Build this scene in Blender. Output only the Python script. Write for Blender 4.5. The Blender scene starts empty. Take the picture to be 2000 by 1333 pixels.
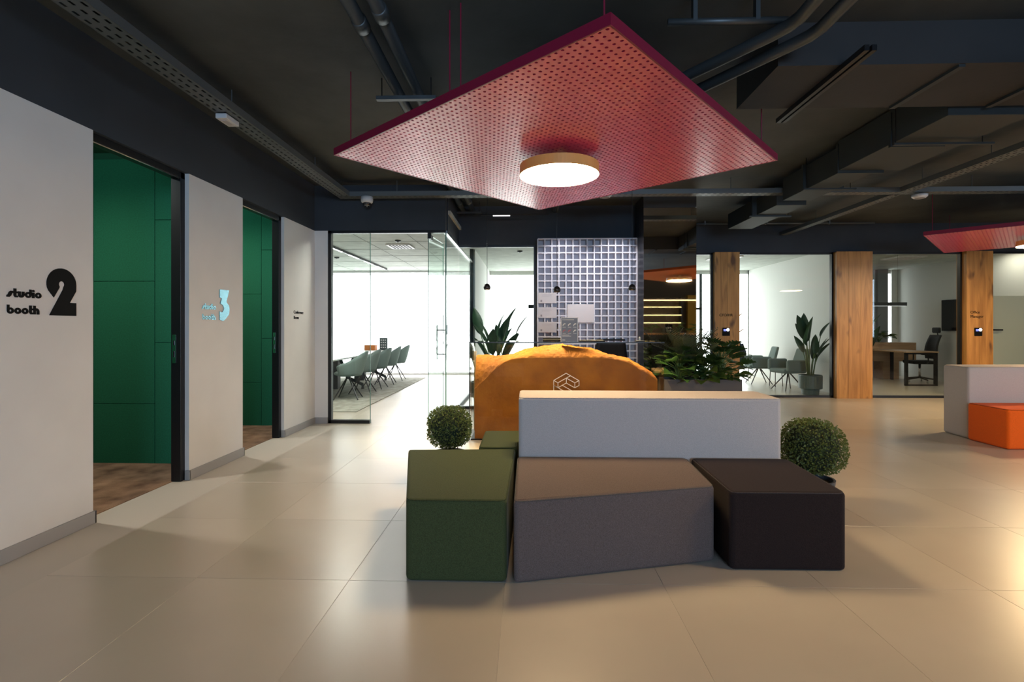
import bpy, bmesh, math, random
from mathutils import Vector, Matrix
R = math.radians
random.seed(7)
S = bpy.context.scene
COL = S.collection

# ------------------------------------------------------------------ camera
cam_d = bpy.data.cameras.new('camera'); cam = bpy.data.objects.new('camera', cam_d); COL.objects.link(cam)
cam_d.sensor_fit = 'HORIZONTAL'; cam_d.sensor_width = 36.0; cam_d.lens = 36.0 * 985 / 2000
cam_d.shift_y = -26.5 / 2000; cam_d.clip_start = 0.05; cam_d.clip_end = 100
cam.location = (0, 0, 1.3); cam.rotation_euler = (R(90), 0, math.atan(30 / 985))
S.camera = cam
# ------------------------------------------------------------------ world, exposure
w = bpy.data.worlds.new('world'); S.world = w; w.use_nodes = True
w.node_tree.nodes['Background'].inputs[0].default_value = (.55, .68, .9, 1)
w.node_tree.nodes['Background'].inputs[1].default_value = .35
S.view_settings.view_transform = 'Standard'; S.view_settings.look = 'None'
S.view_settings.exposure = 0.2; S.view_settings.gamma = 1.0; S.view_settings.use_curve_mapping = False
try:
    S.cycles.use_denoising = True; S.cycles.max_bounces = 10; S.cycles.transparent_max_bounces = 24
    S.cycles.diffuse_bounces = 5; S.cycles.glossy_bounces = 5; S.cycles.sample_clamp_indirect = 4.0
    S.cycles.caustics_reflective = False; S.cycles.caustics_refractive = False
except Exception: pass
# lamp and daylight levels (radiance of the things that give off light)
L_DISC = 56.0; L_DISC2 = 105.0; L_DISC_COL = (1.0, .72, .38)
L_SKY = 4.8; L_REAR = 1.5

def arealight(name, loc, rot, sx, sy, power, col):
    d = bpy.data.lights.new(name, 'AREA'); d.shape = 'RECTANGLE'; d.size = sx; d.size_y = sy; d.energy = power; d.color = col
    o = bpy.data.objects.new(name, d); COL.objects.link(o); o.location = loc; o.rotation_euler = rot
    return o
# daylight entering by the tall windows at the street end of the lobby, behind the photographer
arealight('daylight_fill', (1.78, -6.85, 1.95), (R(90), 0, 0), 2.65, 1.8, 390, (.48, .70, 1.0))
arealight('daylight_fill', (10.8, 2.12, 1.9), (0, R(90), 0), 1.8, 1.75, 150, (.60, .78, 1.0))  # added fill on the right wall, out of view, brightens the left wall

# ------------------------------------------------------------------ materials
MATS = {}
def nt(name):
    m = bpy.data.materials.new(name); m.use_nodes = True; t = m.node_tree
    return m, t, t.nodes['Principled BSDF']
def mat(name, col, rough=.5, metal=0.0, var=0.0, scale=8.0, stretch=(1, 1, 1), bump=0.0, bscale=None, emit=None, estr=0, ior=1.45, coat=0, col2=None, detail=4, space='Object', sheen=0, transl=0):
    if name in MATS: return MATS[name]
    m, t, p = nt(name); N = t.nodes; Lk = t.links
    p.inputs['Base Color'].default_value = (*col, 1); p.inputs['Roughness'].default_value = rough
    p.inputs['Metallic'].default_value = metal; p.inputs['IOR'].default_value = ior
    p.inputs['Coat Weight'].default_value = coat; p.inputs['Sheen Weight'].default_value = sheen
    if emit: p.inputs['Emission Color'].default_value = (*emit, 1); p.inputs['Emission Strength'].default_value = estr
    if var or bump:
        tc = N.new('ShaderNodeTexCoord'); mp = N.new('ShaderNodeMapping'); mp.inputs['Scale'].default_value = stretch
        Lk.new(tc.outputs[space], mp.inputs['Vector'])
    if var:
        n = N.new('ShaderNodeTexNoise'); n.inputs['Scale'].default_value = scale; n.inputs['Detail'].default_value = detail
        Lk.new(mp.outputs[0], n.inputs['Vector'])
        r = N.new('ShaderNodeValToRGB'); r.color_ramp.elements[0].position = .3; r.color_ramp.elements[1].position = .7
        c2 = col2 or tuple(min(1, c * (1 + var)) for c in col); c1 = col if col2 else tuple(c * (1 - var) for c in col)
        r.color_ramp.elements[0].color = (*c1, 1); r.color_ramp.elements[1].color = (*c2, 1)
        Lk.new(n.outputs['Fac'], r.inputs[0]); Lk.new(r.outputs[0], p.inputs['Base Color'])
    if bump:
        b = N.new('ShaderNodeBump'); b.inputs['Strength'].default_value = bump; b.inputs['Distance'].default_value = .01
        n2 = N.new('ShaderNodeTexNoise'); n2.inputs['Scale'].default_value = bscale or scale; n2.inputs['Detail'].default_value = detail
        Lk.new(mp.outputs[0], n2.inputs['Vector']); Lk.new(n2.outputs['Fac'], b.inputs['Height']); Lk.new(b.outputs[0], p.inputs['Normal'])
    if transl:
        tl_ = N.new('ShaderNodeBsdfTranslucent'); tl_.inputs[0].default_value = (min(1, col[0] * 1.6), min(1, col[1] * 1.3), col[2] * 1.3, 1); mx_ = N.new('ShaderNodeMixShader'); mx_.inputs[0].default_value = transl
        Lk.new(p.outputs[0], mx_.inputs[1]); Lk.new(tl_.outputs[0], mx_.inputs[2]); Lk.new(mx_.outputs[0], N['Material Output'].inputs[0])
    MATS[name] = m
    return m
def emis(name, col, s):
    if name in MATS: return MATS[name]
    m = bpy.data.materials.new(name); m.use_nodes = True; t = m.node_tree; t.nodes.clear()
    e = t.nodes.new('ShaderNodeEmission'); e.inputs[0].default_value = (*col, 1); e.inputs[1].default_value = s
    o = t.nodes.new('ShaderNodeOutputMaterial'); t.links.new(e.outputs[0], o.inputs[0]); MATS[name] = m
    return m
def glassmat(name, tint=(.95, .98, .965), rough=0.0, ior=1.32, haze=0.0, hcol=(.8, .85, .83)):
    if name in MATS: return MATS[name]
    m = bpy.data.materials.new(name); m.use_nodes = True; t = m.node_tree; t.nodes.clear(); N = t.nodes; Lk = t.links
    o = N.new('ShaderNodeOutputMaterial'); tr = N.new('ShaderNodeBsdfTransparent'); tr.inputs[0].default_value = (*tint, 1)
    g = N.new('ShaderNodeBsdfGlossy'); g.inputs['Roughness'].default_value = rough; g.inputs[0].default_value = (1, 1, 1, 1)
    f = N.new('ShaderNodeFresnel'); ge = N.new('ShaderNodeNewGeometry'); mi = N.new('ShaderNodeMapRange')
    mi.inputs[3].default_value = ior; mi.inputs[4].default_value = 1 / ior; Lk.new(ge.outputs['Backfacing'], mi.inputs[0]); Lk.new(mi.outputs[0], f.inputs[0])
    mx = N.new('ShaderNodeMixShader'); Lk.new(f.outputs[0], mx.inputs[0]); Lk.new(tr.outputs[0], mx.inputs[1]); Lk.new(g.outputs[0], mx.inputs[2])
    last = mx
    if haze:
        d = N.new('ShaderNodeBsdfDiffuse'); d.inputs[0].default_value = (*hcol, 1)
        ts = N.new('ShaderNodeBsdfTranslucent'); ts.inputs[0].default_value = (*hcol, 1)
        a = N.new('ShaderNodeMixShader'); a.inputs[0].default_value = .6; Lk.new(d.outputs[0], a.inputs[1]); Lk.new(ts.outputs[0], a.inputs[2])
        m2 = N.new('ShaderNodeMixShader'); m2.inputs[0].default_value = haze; Lk.new(mx.outputs[0], m2.inputs[1]); Lk.new(a.outputs[0], m2.inputs[2]); last = m2
    Lk.new(last.outputs[0], o.inputs[0]); MATS[name] = m
    return m
def woodmat(name, c1, c2, ck, rough=.45, axis='Z', sc=1.0):
    if name in MATS: return MATS[name]
    m, t, p = nt(name); N = t.nodes; Lk = t.links
    tc = N.new('ShaderNodeTexCoord'); oi = N.new('ShaderNodeObjectInfo'); mp = N.new('ShaderNodeMapping')
    st = {'Z': (9, 9, .7), 'X': (.7, 9, 9), 'Y': (9, .7, 9)}[axis]
    mp.inputs['Scale'].default_value = tuple(v * sc for v in st)
    add = N.new('ShaderNodeVectorMath'); add.operation = 'ADD'
    mul = N.new('ShaderNodeVectorMath'); mul.operation = 'SCALE'; mul.inputs['Scale'].default_value = 13.0
    Lk.new(oi.outputs['Location'], mul.inputs[0]); Lk.new(tc.outputs['Object'], add.inputs[0]); Lk.new(mul.outputs[0], add.inputs[1]); Lk.new(add.outputs[0], mp.inputs[0])
    n = N.new('ShaderNodeTexNoise'); n.inputs['Scale'].default_value = 1.2; n.inputs['Detail'].default_value = 6; n.inputs['Distortion'].default_value = 1.2
    Lk.new(mp.outputs[0], n.inputs['Vector'])
    r = N.new('ShaderNodeValToRGB'); r.color_ramp.elements[0].position = .3; r.color_ramp.elements[1].position = .7
    r.color_ramp.elements[0].color = (*c1, 1); r.color_ramp.elements[1].color = (*c2, 1)
    Lk.new(n.outputs['Fac'], r.inputs[0])
    mp2 = N.new('ShaderNodeMapping'); mp2.inputs['Scale'].default_value = tuple(v * sc for v in {'Z': (5, 5, 1.9), 'X': (1.9, 5, 5), 'Y': (5, 1.9, 5)}[axis])
    Lk.new(add.outputs[0], mp2.inputs[0])
    v = N.new('ShaderNodeTexNoise'); v.inputs['Scale'].default_value = 1.0; v.inputs['Detail'].default_value = 2
    Lk.new(mp2.outputs[0], v.inputs['Vector'])
    r2 = N.new('ShaderNodeValToRGB'); r2.color_ramp.elements[0].position = .60; r2.color_ramp.elements[1].position = .70
    r2.color_ramp.elements[0].color = (0, 0, 0, 1); r2.color_ramp.elements[1].color = (1, 1, 1, 1); Lk.new(v.outputs['Fac'], r2.inputs[0])
    mx = N.new('ShaderNodeMix'); mx.data_type = 'RGBA'; Lk.new(r2.outputs[0], mx.inputs[0]); Lk.new(r.outputs[0], mx.inputs[6]); mx.inputs[7].default_value = (*ck, 1)
    Lk.new(mx.outputs[2], p.inputs['Base Color']); p.inputs['Roughness'].default_value = rough
    MATS[name] = m
    return m
def fabric(name, col, weave=260, var=.25):
    if name in MATS: return MATS[name]
    m, t, p = nt(name); N = t.nodes; Lk = t.links
    tc = N.new('ShaderNodeTexCoord'); n = N.new('ShaderNodeTexNoise'); n.inputs['Scale'].default_value = weave; n.inputs['Detail'].default_value = 3
    Lk.new(tc.outputs['Object'], n.inputs['Vector'])
    r = N.new('ShaderNodeValToRGB'); r.color_ramp.elements[0].position = .32; r.color_ramp.elements[1].position = .68
    r.color_ramp.elements[0].color = (*[c * (1 - var) for c in col], 1); r.color_ramp.elements[1].color = (*[min(1, c * (1 + var)) for c in col], 1)
    Lk.new(n.outputs['Fac'], r.inputs[0]); Lk.new(r.outputs[0], p.inputs['Base Color'])
    b = N.new('ShaderNodeBump'); b.inputs['Strength'].default_value = .35; b.inputs['Distance'].default_value = .003
    Lk.new(n.outputs['Fac'], b.inputs['Height']); Lk.new(b.outputs[0], p.inputs['Normal'])
    p.inputs['Roughness'].default_value = .9; p.inputs['Sheen Weight'].default_value = .04; p.inputs['IOR'].default_value = 1.2
    MATS[name] = m
    return m
def tilemat():
    m, t, p = nt('stone_tile'); N = t.nodes; Lk = t.links
    g = N.new('ShaderNodeNewGeometry'); oi = N.new('ShaderNodeObjectInfo')
    n = N.new('ShaderNodeTexNoise'); n.inputs['Scale'].default_value = 1.3; n.inputs['Detail'].default_value = 3
    Lk.new(g.outputs['Position'], n.inputs['Vector'])
    r = N.new('ShaderNodeMix'); r.data_type = 'RGBA'; Lk.new(n.outputs['Fac'], r.inputs[0]); r.inputs[6].default_value = (.41, .36, .295, 1); r.inputs[7].default_value = (.54, .485, .405, 1)
    h = N.new('ShaderNodeHueSaturation'); Lk.new(r.outputs[2], h.inputs['Color'])
    mr = N.new('ShaderNodeMapRange'); mr.inputs[3].default_value = .94; mr.inputs[4].default_value = 1.06; Lk.new(oi.outputs['Random'], mr.inputs[0]); Lk.new(mr.outputs[0], h.inputs['Value'])
    Lk.new(h.outputs[0], p.inputs['Base Color'])
    p.inputs['Roughness'].default_value = .29
    p.inputs['IOR'].default_value = 1.68
    return m

M_TILE = tilemat()
M_GROUT = mat('grout', (.52, .48, .42), .8)
M_WHITE = mat('white_paint', (.70, .68, .65), .75, var=.03, scale=3, bump=.04, bscale=120)
M_OFFW = mat('office_white_paint', (.62, .63, .60), .8)
M_NAVY = mat('dark_navy_paint', (.029, .036, .046), .7, var=.12, scale=2)
M_CEIL = mat('dark_concrete', (.046, .052, .051), .72, var=.45, scale=1.1, bump=.35, bscale=9, detail=8)
M_BEAM = mat('dark_brown_concrete', (.026, .025, .025), .75, var=.2, scale=1.5, bump=.2, bscale=12)
M_CEILW = mat('office_ceiling', (.40, .43, .39), .85, var=.12, scale=5, detail=8)
M_BASE = mat('baseboard_stone', (.33, .32, .31), .5)
M_BLACK = mat('black_powder_coat', (.008, .008, .009), .38)
M_DKMETAL = mat('dark_grey_metal', (.075, .085, .09), .45, metal=.55)
M_TRAY = mat('grey_galvanised', (.13, .145, .15), .48, metal=.45)
M_TEAL = mat('duct_dark_teal', (.022, .03, .033), .6)
M_STEEL = mat('brushed_steel', (.62, .62, .62), .28, metal=1)
M_CHROME = mat('chrome', (.75, .75, .76), .12, metal=1)
M_GREEN = mat('green_felt', (.008, .125, .062), .95, var=.16, scale=90, bump=.25, bscale=260)
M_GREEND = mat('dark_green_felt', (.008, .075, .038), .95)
M_CARPET = mat('brown_carpet', (.15, .085, .052), 1.0, var=.9, scale=5.5, bump=.8, bscale=320, col2=(.42, .26, .165), detail=6)
M_GLASS = glassmat('clear_glass')
M_GLASSE = mat('glass_edge_green', (.10, .22, .18), .15)
M_CASE = glassmat('case_glass', (.97, .97, .95), ior=1.25)
M_SMOKE = mat('smoked_mirror', (.72, .66, .58), .02, metal=1)
M_RED = mat('crimson_perforated_metal', (.72, .058, .155), .27, ior=3.1)
M_REDE = mat('crimson_edge', (.21, .008, .035), .45)
M_ORP = mat('orange_perforated_metal', (.62, .13, .015), .4)
M_ORE = mat('orange_edge', (.36, .07, .01), .45)
M_VOID = mat('black_acoustic_fleece', (.006, .006, .007), .95)
M_DISC = emis('warm_diffuser', L_DISC_COL, L_DISC); M_DISC2 = emis('warm_diffuser_bright', L_DISC_COL, L_DISC2)
M_HOUS = mat('lamp_housing_amber', (.70, .36, .10), .5)
M_WIN = emis('bright_overcast_window', (.98, 1.0, 1.0), L_SKY)
M_OAK = woodmat('knotty_oak', (.33, .145, .032), (.60, .30, .080), (.14, .06, .018))
M_OAKD = woodmat('oak_desk', (.36, .22, .12), (.48, .31, .18), (.28, .16, .09), axis='X')
M_LEAF = mat('leaf_green', (.034, .085, .022), .42, var=.4, scale=6, transl=.35)
M_LEAF2 = mat('leaf_bright_green', (.075, .135, .03), .42, var=.4, scale=8, transl=.35)
M_LEAFD = mat('leaf_dark_green', (.022, .062, .03), .45, var=.4, scale=5)
M_CYCAD = mat('leaf_grey_green', (.05, .066, .03), .5, var=.4, scale=5)
M_BOX = mat('boxwood_leaf', (.11, .155, .04), .5, var=.55, scale=28, transl=.35)
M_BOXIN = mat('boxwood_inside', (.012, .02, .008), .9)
M_STALK = mat('green_stalk', (.09, .15, .045), .5)
M_SOIL = mat('soil', (.03, .022, .016), 1)
M_POTG = mat('graphite_pot', (.045, .05, .058), .5)
M_PLANTER = mat('taupe_planter', (.085, .072, .066), .6)
M_F_GREEN = fabric('olive_green_fabric', (.055, .069, .028))
M_F_GREY = fabric('brown_grey_fabric', (.120, .092, .084))
M_F_DARK = fabric('charcoal_brown_fabric', (.021, .0135, .0125))
M_F_WHITE = fabric('pale_linen_fabric', (.48, .44, .42), var=.10)
M_F_ORANGE = fabric('burnt_orange_fabric', (.85, .13, .012), var=.12)
M_F_TEALG = fabric('teal_grey_fabric', (.17, .225, .21), var=.12)
M_TABLE = mat('white_tabletop', (.72, .73, .72), .25)
M_RUG = mat('beige_rug', (.23, .22, .18), 1, var=.5, scale=7, bump=.6, bscale=200, col2=(.42, .41, .36), detail=7)
M_ROCK = None
M_LAT = mat('lilac_white_lacquer', (.62, .61, .655), .5)
M_PAPER = mat('paper', (.52, .49, .49), .7)
M_PAPER2 = mat('pale_print', (.40, .375, .38), .7)
M_INK = mat('black_ink', (.006, .006, .0065), .55, ior=1.18)
M_PRINT = mat('grey_print', (.22, .21, .22), .7)
M_BLUEREFL = mat('blue_reflection_metal', (.22, .42, .50), .25, metal=.8)  # polished metal with its blue reflection put into the base colour
M_LED = emis('white_indicator', (1, 1, 1), 6)
M_BLUELED = emis('blue_display', (.25, .3, 1.0), 1.2)
M_WARMLED = emis('warm_led', (1.0, .72, .30), 9)
M_YELLOW = mat('mustard_paint', (.50, .27, .02), .7)
M_PLASTW = mat('white_plastic', (.62, .62, .62), .45)
M_LAMPW = emis('white_lamp_segment', (1, 1, 1), 1.1)

# ------------------------------------------------------------------ mesh builder
class B:
    def __init__(s): s.v = []; s.f = []
    def quad(s, *p):
        n = len(s.v); s.v += [tuple(q) for q in p]; s.f.append(tuple(range(n, n + len(p)))); return s
    def box(s, x0, x1, y0, y1, z0, z1):
        n = len(s.v)
        s.v += [(x0, y0, z0), (x1, y0, z0), (x1, y1, z0), (x0, y1, z0), (x0, y0, z1), (x1, y0, z1), (x1, y1, z1), (x0, y1, z1)]
        s.f += [tuple(n + i for i in q) for q in ((0, 3, 2, 1), (4, 5, 6, 7), (0, 1, 5, 4), (1, 2, 6, 5), (2, 3, 7, 6), (3, 0, 4, 7))]
        return s
    def prism(s, poly, z0, z1):
        n = len(s.v); k = len(poly)
        s.v += [(x, y, z0) for x, y in poly] + [(x, y, z1) for x, y in poly]
        s.f.append(tuple(range(n + k - 1, n - 1, -1))); s.f.append(tuple(range(n + k, n + 2 * k)))
        for i in range(k): j = (i + 1) % k; s.f.append((n + i, n + j, n + k + j, n + k + i))
        return s
    def tube(s, path, r, seg=8, cap=True):
        path = [Vector(p) for p in path]; rs = r if isinstance(r, (list, tuple)) else [r] * len(path)
        n = len(s.v); up = None
        for i, p in enumerate(path):
            d = ((path[i + 1] - p) if i == 0 else (p - path[i - 1]) if i == len(path) - 1 else (path[i + 1] - path[i - 1])).normalized()
            if up is None: up = Vector((0, 0, 1)) if abs(d.z) < .9 else Vector((0, 1, 0))
            a = d.cross(up).normalized(); b = a.cross(d).normalized(); up = b
            for k in range(seg):
                t = 2 * math.pi * k / seg; s.v.append(tuple(p + (a * math.cos(t) + b * math.sin(t)) * rs[i]))
        for i in range(len(path) - 1):
            for k in range(seg):
                j = (k + 1) % seg; s.f.append((n + i * seg + k, n + i * seg + j, n + (i + 1) * seg + j, n + (i + 1) * seg + k))
        if cap:
            s.f.append(tuple(n + k for k in range(seg - 1, -1, -1))); m = n + (len(path) - 1) * seg; s.f.append(tuple(m + k for k in range(seg)))
        return s
    def lathe(s, prof, c=(0, 0, 0), seg=24):
        n = len(s.v)
        for r, z in prof:
            for k in range(seg):
                t = 2 * math.pi * k / seg; s.v.append((c[0] + r * math.cos(t), c[1] + r * math.sin(t), c[2] + z))
        for i in range(len(prof) - 1):
            for k in range(seg):
                j = (k + 1) % seg; s.f.append((n + i * seg + k, n + i * seg + j, n + (i + 1) * seg + j, n + (i + 1) * seg + k))
        if prof[0][0] > 1e-4: s.f.append(tuple(n + k for k in range(seg - 1, -1, -1)))
        if prof[-1][0] > 1e-4: m = n + (len(prof) - 1) * seg; s.f.append(tuple(m + k for k in range(seg)))
        return s
    def mesh(s, name, off=(0, 0, 0)):
        me = bpy.data.meshes.new(name); me.from_pydata([(x - off[0], y - off[1], z - off[2]) for x, y, z in s.v], [], s.f); me.update(); return me
    def build(s, name, m, parent=None, smooth=False, bevel=0, seg=2, at=None, sub=0, solid=0, merge=True, bang=.3):
        off = (0, 0, 0)
        if at is not None: off = at
        elif parent is not None and parent.get('_w'): off = tuple(parent['_w'])
        me = s.mesh(name, off); o = bpy.data.objects.new(name, me); COL.objects.link(o); me.materials.append(m)
        bm = bmesh.new(); bm.from_mesh(me); (bmesh.ops.remove_doubles(bm, verts=bm.verts, dist=1e-5) if merge else None); bmesh.ops.recalc_face_normals(bm, faces=bm.faces)
        if bevel: bmesh.ops.bevel(bm, geom=[e for e in bm.edges if e.calc_face_angle(0) > bang], offset=bevel, segments=seg, affect='EDGES', profile=.5)
        bm.to_mesh(me); bm.free()
        if smooth or bevel:
            for q in me.polygons: q.use_smooth = True
        if bevel:
            wn = o.modifiers.new('wn', 'WEIGHTED_NORMAL'); wn.keep_sharp = True; wn.weight = 80
        if solid: so = o.modifiers.new('solid', 'SOLIDIFY'); so.thickness = solid; so.offset = 0
        if sub: ss = o.modifiers.new('sub', 'SUBSURF'); ss.levels = sub; ss.render_levels = sub
        if parent is not None:
            o.parent = parent
            if parent.get('_w') and at is None: o['_w'] = list(parent['_w'])
            if at is not None: o.location = at if not parent.get('_w') else tuple(a - b for a, b in zip(at, parent['_w']))
        elif at is not None: o.location = at
        return o
def tag(o, label=None, cat=None, group=None, kind=None):
    if label: o['label'] = label
    if cat: o['category'] = cat
    if group: o['group'] = group
    if kind: o['kind'] = kind
    return o
def thing(name, label, cat, loc=(0, 0, 0), rz=0, group=None, world=False):
    o = bpy.data.objects.new(name, None); COL.objects.link(o); o.empty_display_size = .1
    o.location = loc; o.rotation_euler = (0, 0, rz); tag(o, label, cat, group)
    if world: o['_w'] = list(loc)      # parts given in world coordinates
    return o
def struct(o): o['kind'] = 'structure'; return o
def copy_tree(root, loc, rz, label, group=None):
    r = root.copy(); COL.objects.link(r); r.location = loc; r.rotation_euler = (0, 0, rz); r['label'] = label
    if group: r['group'] = group
    for ch in list(root.children):
        c = ch.copy(); COL.objects.link(c); c.parent = r
        for g in list(ch.children):
            d = g.copy(); COL.objects.link(d); d.parent = c
    return r
def put(name, me, parent, M):
    o = bpy.data.objects.new(name, me); COL.objects.link(o); o.parent = parent; o.matrix_local = M; return o
def textmesh(name, txt, size, m, parent, loc, rot, ext=.002, off=0.0):
    c = bpy.data.curves.new(name, 'FONT'); c.body = txt; c.size = size; c.extrude = ext; c.offset = off; c.space_character = 1.0
    to = bpy.data.objects.new(name + '_t', c); COL.objects.link(to); bpy.context.view_layer.update()
    me = bpy.data.meshes.new_from_object(to.evaluated_get(bpy.context.evaluated_depsgraph_get())); bpy.data.objects.remove(to); bpy.data.curves.remove(c)
    me.materials.clear(); me.materials.append(m); o = bpy.data.objects.new(name, me); COL.objects.link(o); o.parent = parent
    if parent is not None and parent.get('_w'): loc = tuple(a - b for a, b in zip(loc, parent['_w']))
    o.location = loc; o.rotation_euler = rot
    return o

# ================================================================== STRUCTURE
CZ = 3.22                                   # underside of the concrete slab
# floor: grout bed with separate 80 cm tiles
fl = struct(B().box(-6.3, 11, -7, 14, -.06, -.0015).build('floor', M_GROUT))
def bev_tile(n, sx, sy):
    me = B().box(-sx / 2, sx / 2, -sy / 2, sy / 2, -.012, 0).mesh(n); bm = bmesh.new(); bm.from_mesh(me)
    bmesh.ops.bevel(bm, geom=[e for e in bm.edges if all(v.co.z > -.001 for v in e.verts)], offset=.0007, segments=1, affect='EDGES'); bm.to_mesh(me); bm.free()
    me.materials.append(M_TILE); return me
tile_me = bev_tile('floor_tile', .798, .798)
X0, Y0 = -.115 + .4, 2.565 + .4
far_tiles = B()
for i in range(-8, 13):
    for j in range(-12, 14):
        x, y = X0 + .8 * i, Y0 + .8 * j
        if x < -2.9 and y < 6.7: continue
        near = (1.5 < y < 9.6 and -3.2 < x and abs(x) < 1.15 * y + .9) or (6.7 < y < 9 and x < -1.0)
        if near:
            o = bpy.data.objects.new('floor_tile', tile_me); COL.objects.link(o); o.location = (x, y, 0); o.parent = fl
        else: far_tiles.box(x - .3985, x + .3985, y - .3985, y + .3985, -.012, 0)
ft = far_tiles.build('floor_tile', M_TILE, fl); ft['kind'] = 'stuff'
# slab
struct(B().box(-3.0, 11, -7, 14, CZ, CZ + .2).build('ceiling', M_CEIL))
# left wall: white piers, dark fascia above
def pier(y0, y1, name='wall_left'):
    return struct(B().box(-3.0, -2.88, y0, y1, 0, 2.61).build(name, M_WHITE))
pier(-7, 3.26); pier(4.21, 5.02); pier(5.89, 6.75)
struct(B().box(-3.0, -2.882, -7, 6.75, 2.61, CZ).build('wall_left_upper', M_NAVY))
bb = B()
for (a, b) in ((-7, 3.26), (4.21, 5.02), (5.89, 6.75)):
    bb.box(-2.88, -2.866, a - .012, b + .012, 0, .082)
    bb.box(-2.91, -2.866, a - .014, a, 0, .082); bb.box(-2.91, -2.866, b, b + .014, 0, .082)
struct(bb.build('baseboard_left', M_BASE, bevel=.002, seg=1))
# return wall at the conference room front
struct(B().box(-2.88, -2.70, 6.75, 6.85, 0, 2.61).build('wall_conference_return', M_WHITE))
struct(B().box(-2.88, -2.70, 6.736, 6.75, 0, .082).build('baseboard_conference', M_BASE))
struct(B().box(-2.88, -1.10, 6.74, 6.86, 2.61, CZ).build('wall_conference_upper', M_NAVY))
struct(B().box(-1.16, -1.085, 6.86, 8.0, 2.61, CZ).build('wall_corner_upper', M_NAVY))
struct(B().box(-1.1, 2.45, 7.98, 8.1, 2.61, CZ).build('wall_back_upper', M_NAVY))
struct(B().box(.15, 2.45, 7.88, 8.0, 0, 2.61).build('wall_back', M_NAVY))
struct(B().box(2.33, 2.45, 8.1, 9.5, 0, CZ).build('wall_side', M_NAVY))
struct(B().box(2.45, 11, 9.5, 9.62, 2.69, CZ).build('wall_office_upper', M_NAVY))
struct(B().box(10.9, 11, -7, 14, 0, CZ).build('wall_right', M_NAVY))
w13 = struct(thing('fill_window', None, None, (10.87, 2.12, .9), world=True))  # unseen window frame added around the right fill light
for k in range(2): B().box(10.82, 10.9, 1.2 + 1.84 * k - .03, 1.2 + 1.84 * k + .03, .9, 2.9).build('mullion', M_BLACK, w13)
rw = B(); rw.box(-3, 11, -7, -6.9, 2.9, CZ); rw.box(3.14, 11, -7, -6.9, 0, 2.9); rw.box(-3, .42, -7, -6.9, 0, 2.9); rw.box(.42, 3.14, -7, -6.9, 0, 1.0)
struct(rw.build('wall_rear', M_NAVY))
rwin = thing('window_1', None, None, (0, -6.95, .5), world=True); struct(rwin)
for k in range(3):
    B().box(.40 + k * 1.35, .46 + k * 1.35, -6.98, -6.9, 1.0, 2.9).build('mullion', M_BLACK, rwin)
# offices and conference shells
for nm, bx, m_ in (('wall_conference_left', (-6.3, -6.2, 6.7, 14, 0, 3.2), M_OFFW),
                   ('wall_conference_front', (-6.3, -2.9, 6.7, 6.8, 0, 3.2), M_OFFW),
                   ('wall_partition', (-1.14, -1.04, 10.0, 13.9, 0, 2.85), M_OFFW),
                   ('wall_room_side', (2.45, 2.53, 9.6, 13.9, 0, 2.85), M_OFFW),
                   ('wall_office_right', (6.0, 6.1, 9.62, 13.9, 0, 2.85), M_OFFW),
                   ('wall_manager_right', (9.95, 10.05, 9.62, 13.9, 0, 2.85), M_OFFW),
                   ('wall_facade', (-6.3, 11, 13.9, 14.0, 2.75, CZ), M_OFFW),
                   ('wall_facade_manager', (6.0, 9.35, 13.85, 13.95, 0, 2.85), M_OFFW)):
    struct(B().box(*bx).build(nm, m_))
struct(B().box(-6.2, -1.05, 6.87, 13.9, 2.85, 2.9).build('ceiling_conference', M_CEILW))
struct(B().box(-1.05, 2.45, 8.12, 13.9, 2.85, 2.9).build('ceiling_room', M_CEILW))
struct(B().box(2.45, 10, 9.63, 13.9, 2.85, 2.9).build('ceiling_office', M_CEILW))
jl = B()
for y in [8.1 + .9 * k for k in range(7)]: jl.box(-6.2, -1.1, y, y + .008, 2.846, 2.851)
for x in [-5.6 + .9 * k for k in range(5)]: jl.box(x, x + .008, 6.9, 13.9, 2.846, 2.851)
struct(jl.build('trim_1', mat('joint_grey', (.2, .22, .2), .9)))
# facade windows (bright daylight behind)
def facade(n, x0, x1):
    wn = struct(thing(n, None, None, ((x0 + x1) / 2, 13.9, 0), world=True))
    k = max(1, round((x1 - x0) / 1.3)); st = (x1 - x0) / k
    for i in range(k):
        B().quad((x0 + i * st, 13.92, .06), (x0 + (i + 1) * st, 13.92, .06), (x0 + (i + 1) * st, 13.92, 2.75), (x0 + i * st, 13.92, 2.75)).build('pane', M_WIN, wn)
    B().box(x0, x1, 13.88, 13.93, 0, .06).build('sill', M_STEEL, wn)
    return wn
facade('window_2', -6.2, -1.14); wn3 = facade('window_3', -1.04, 2.45); wn4 = facade('window_4', 2.53, 6.0); facade('window_5', 9.62, 9.78)
for x in (3.5, 4.68): B().box(x, x + .06, 13.84, 13.9, .05, 2.75).build('mullion', M_TEAL, wn4)
B().box(2.53, 4.74, 13.84, 13.9, 1.78, 1.84).build('transom', M_TEAL, wn4)
struct(B().box(9.35, 9.62, 13.75, 13.9, 0, 2.85).build('wall_facade_column', mat('facade_grey', (.2, .21, .21), .6)))
struct(B().box(9.78, 9.95, 13.85, 13.95, 0, 2.85).build('wall_facade_end', M_OFFW))

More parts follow.
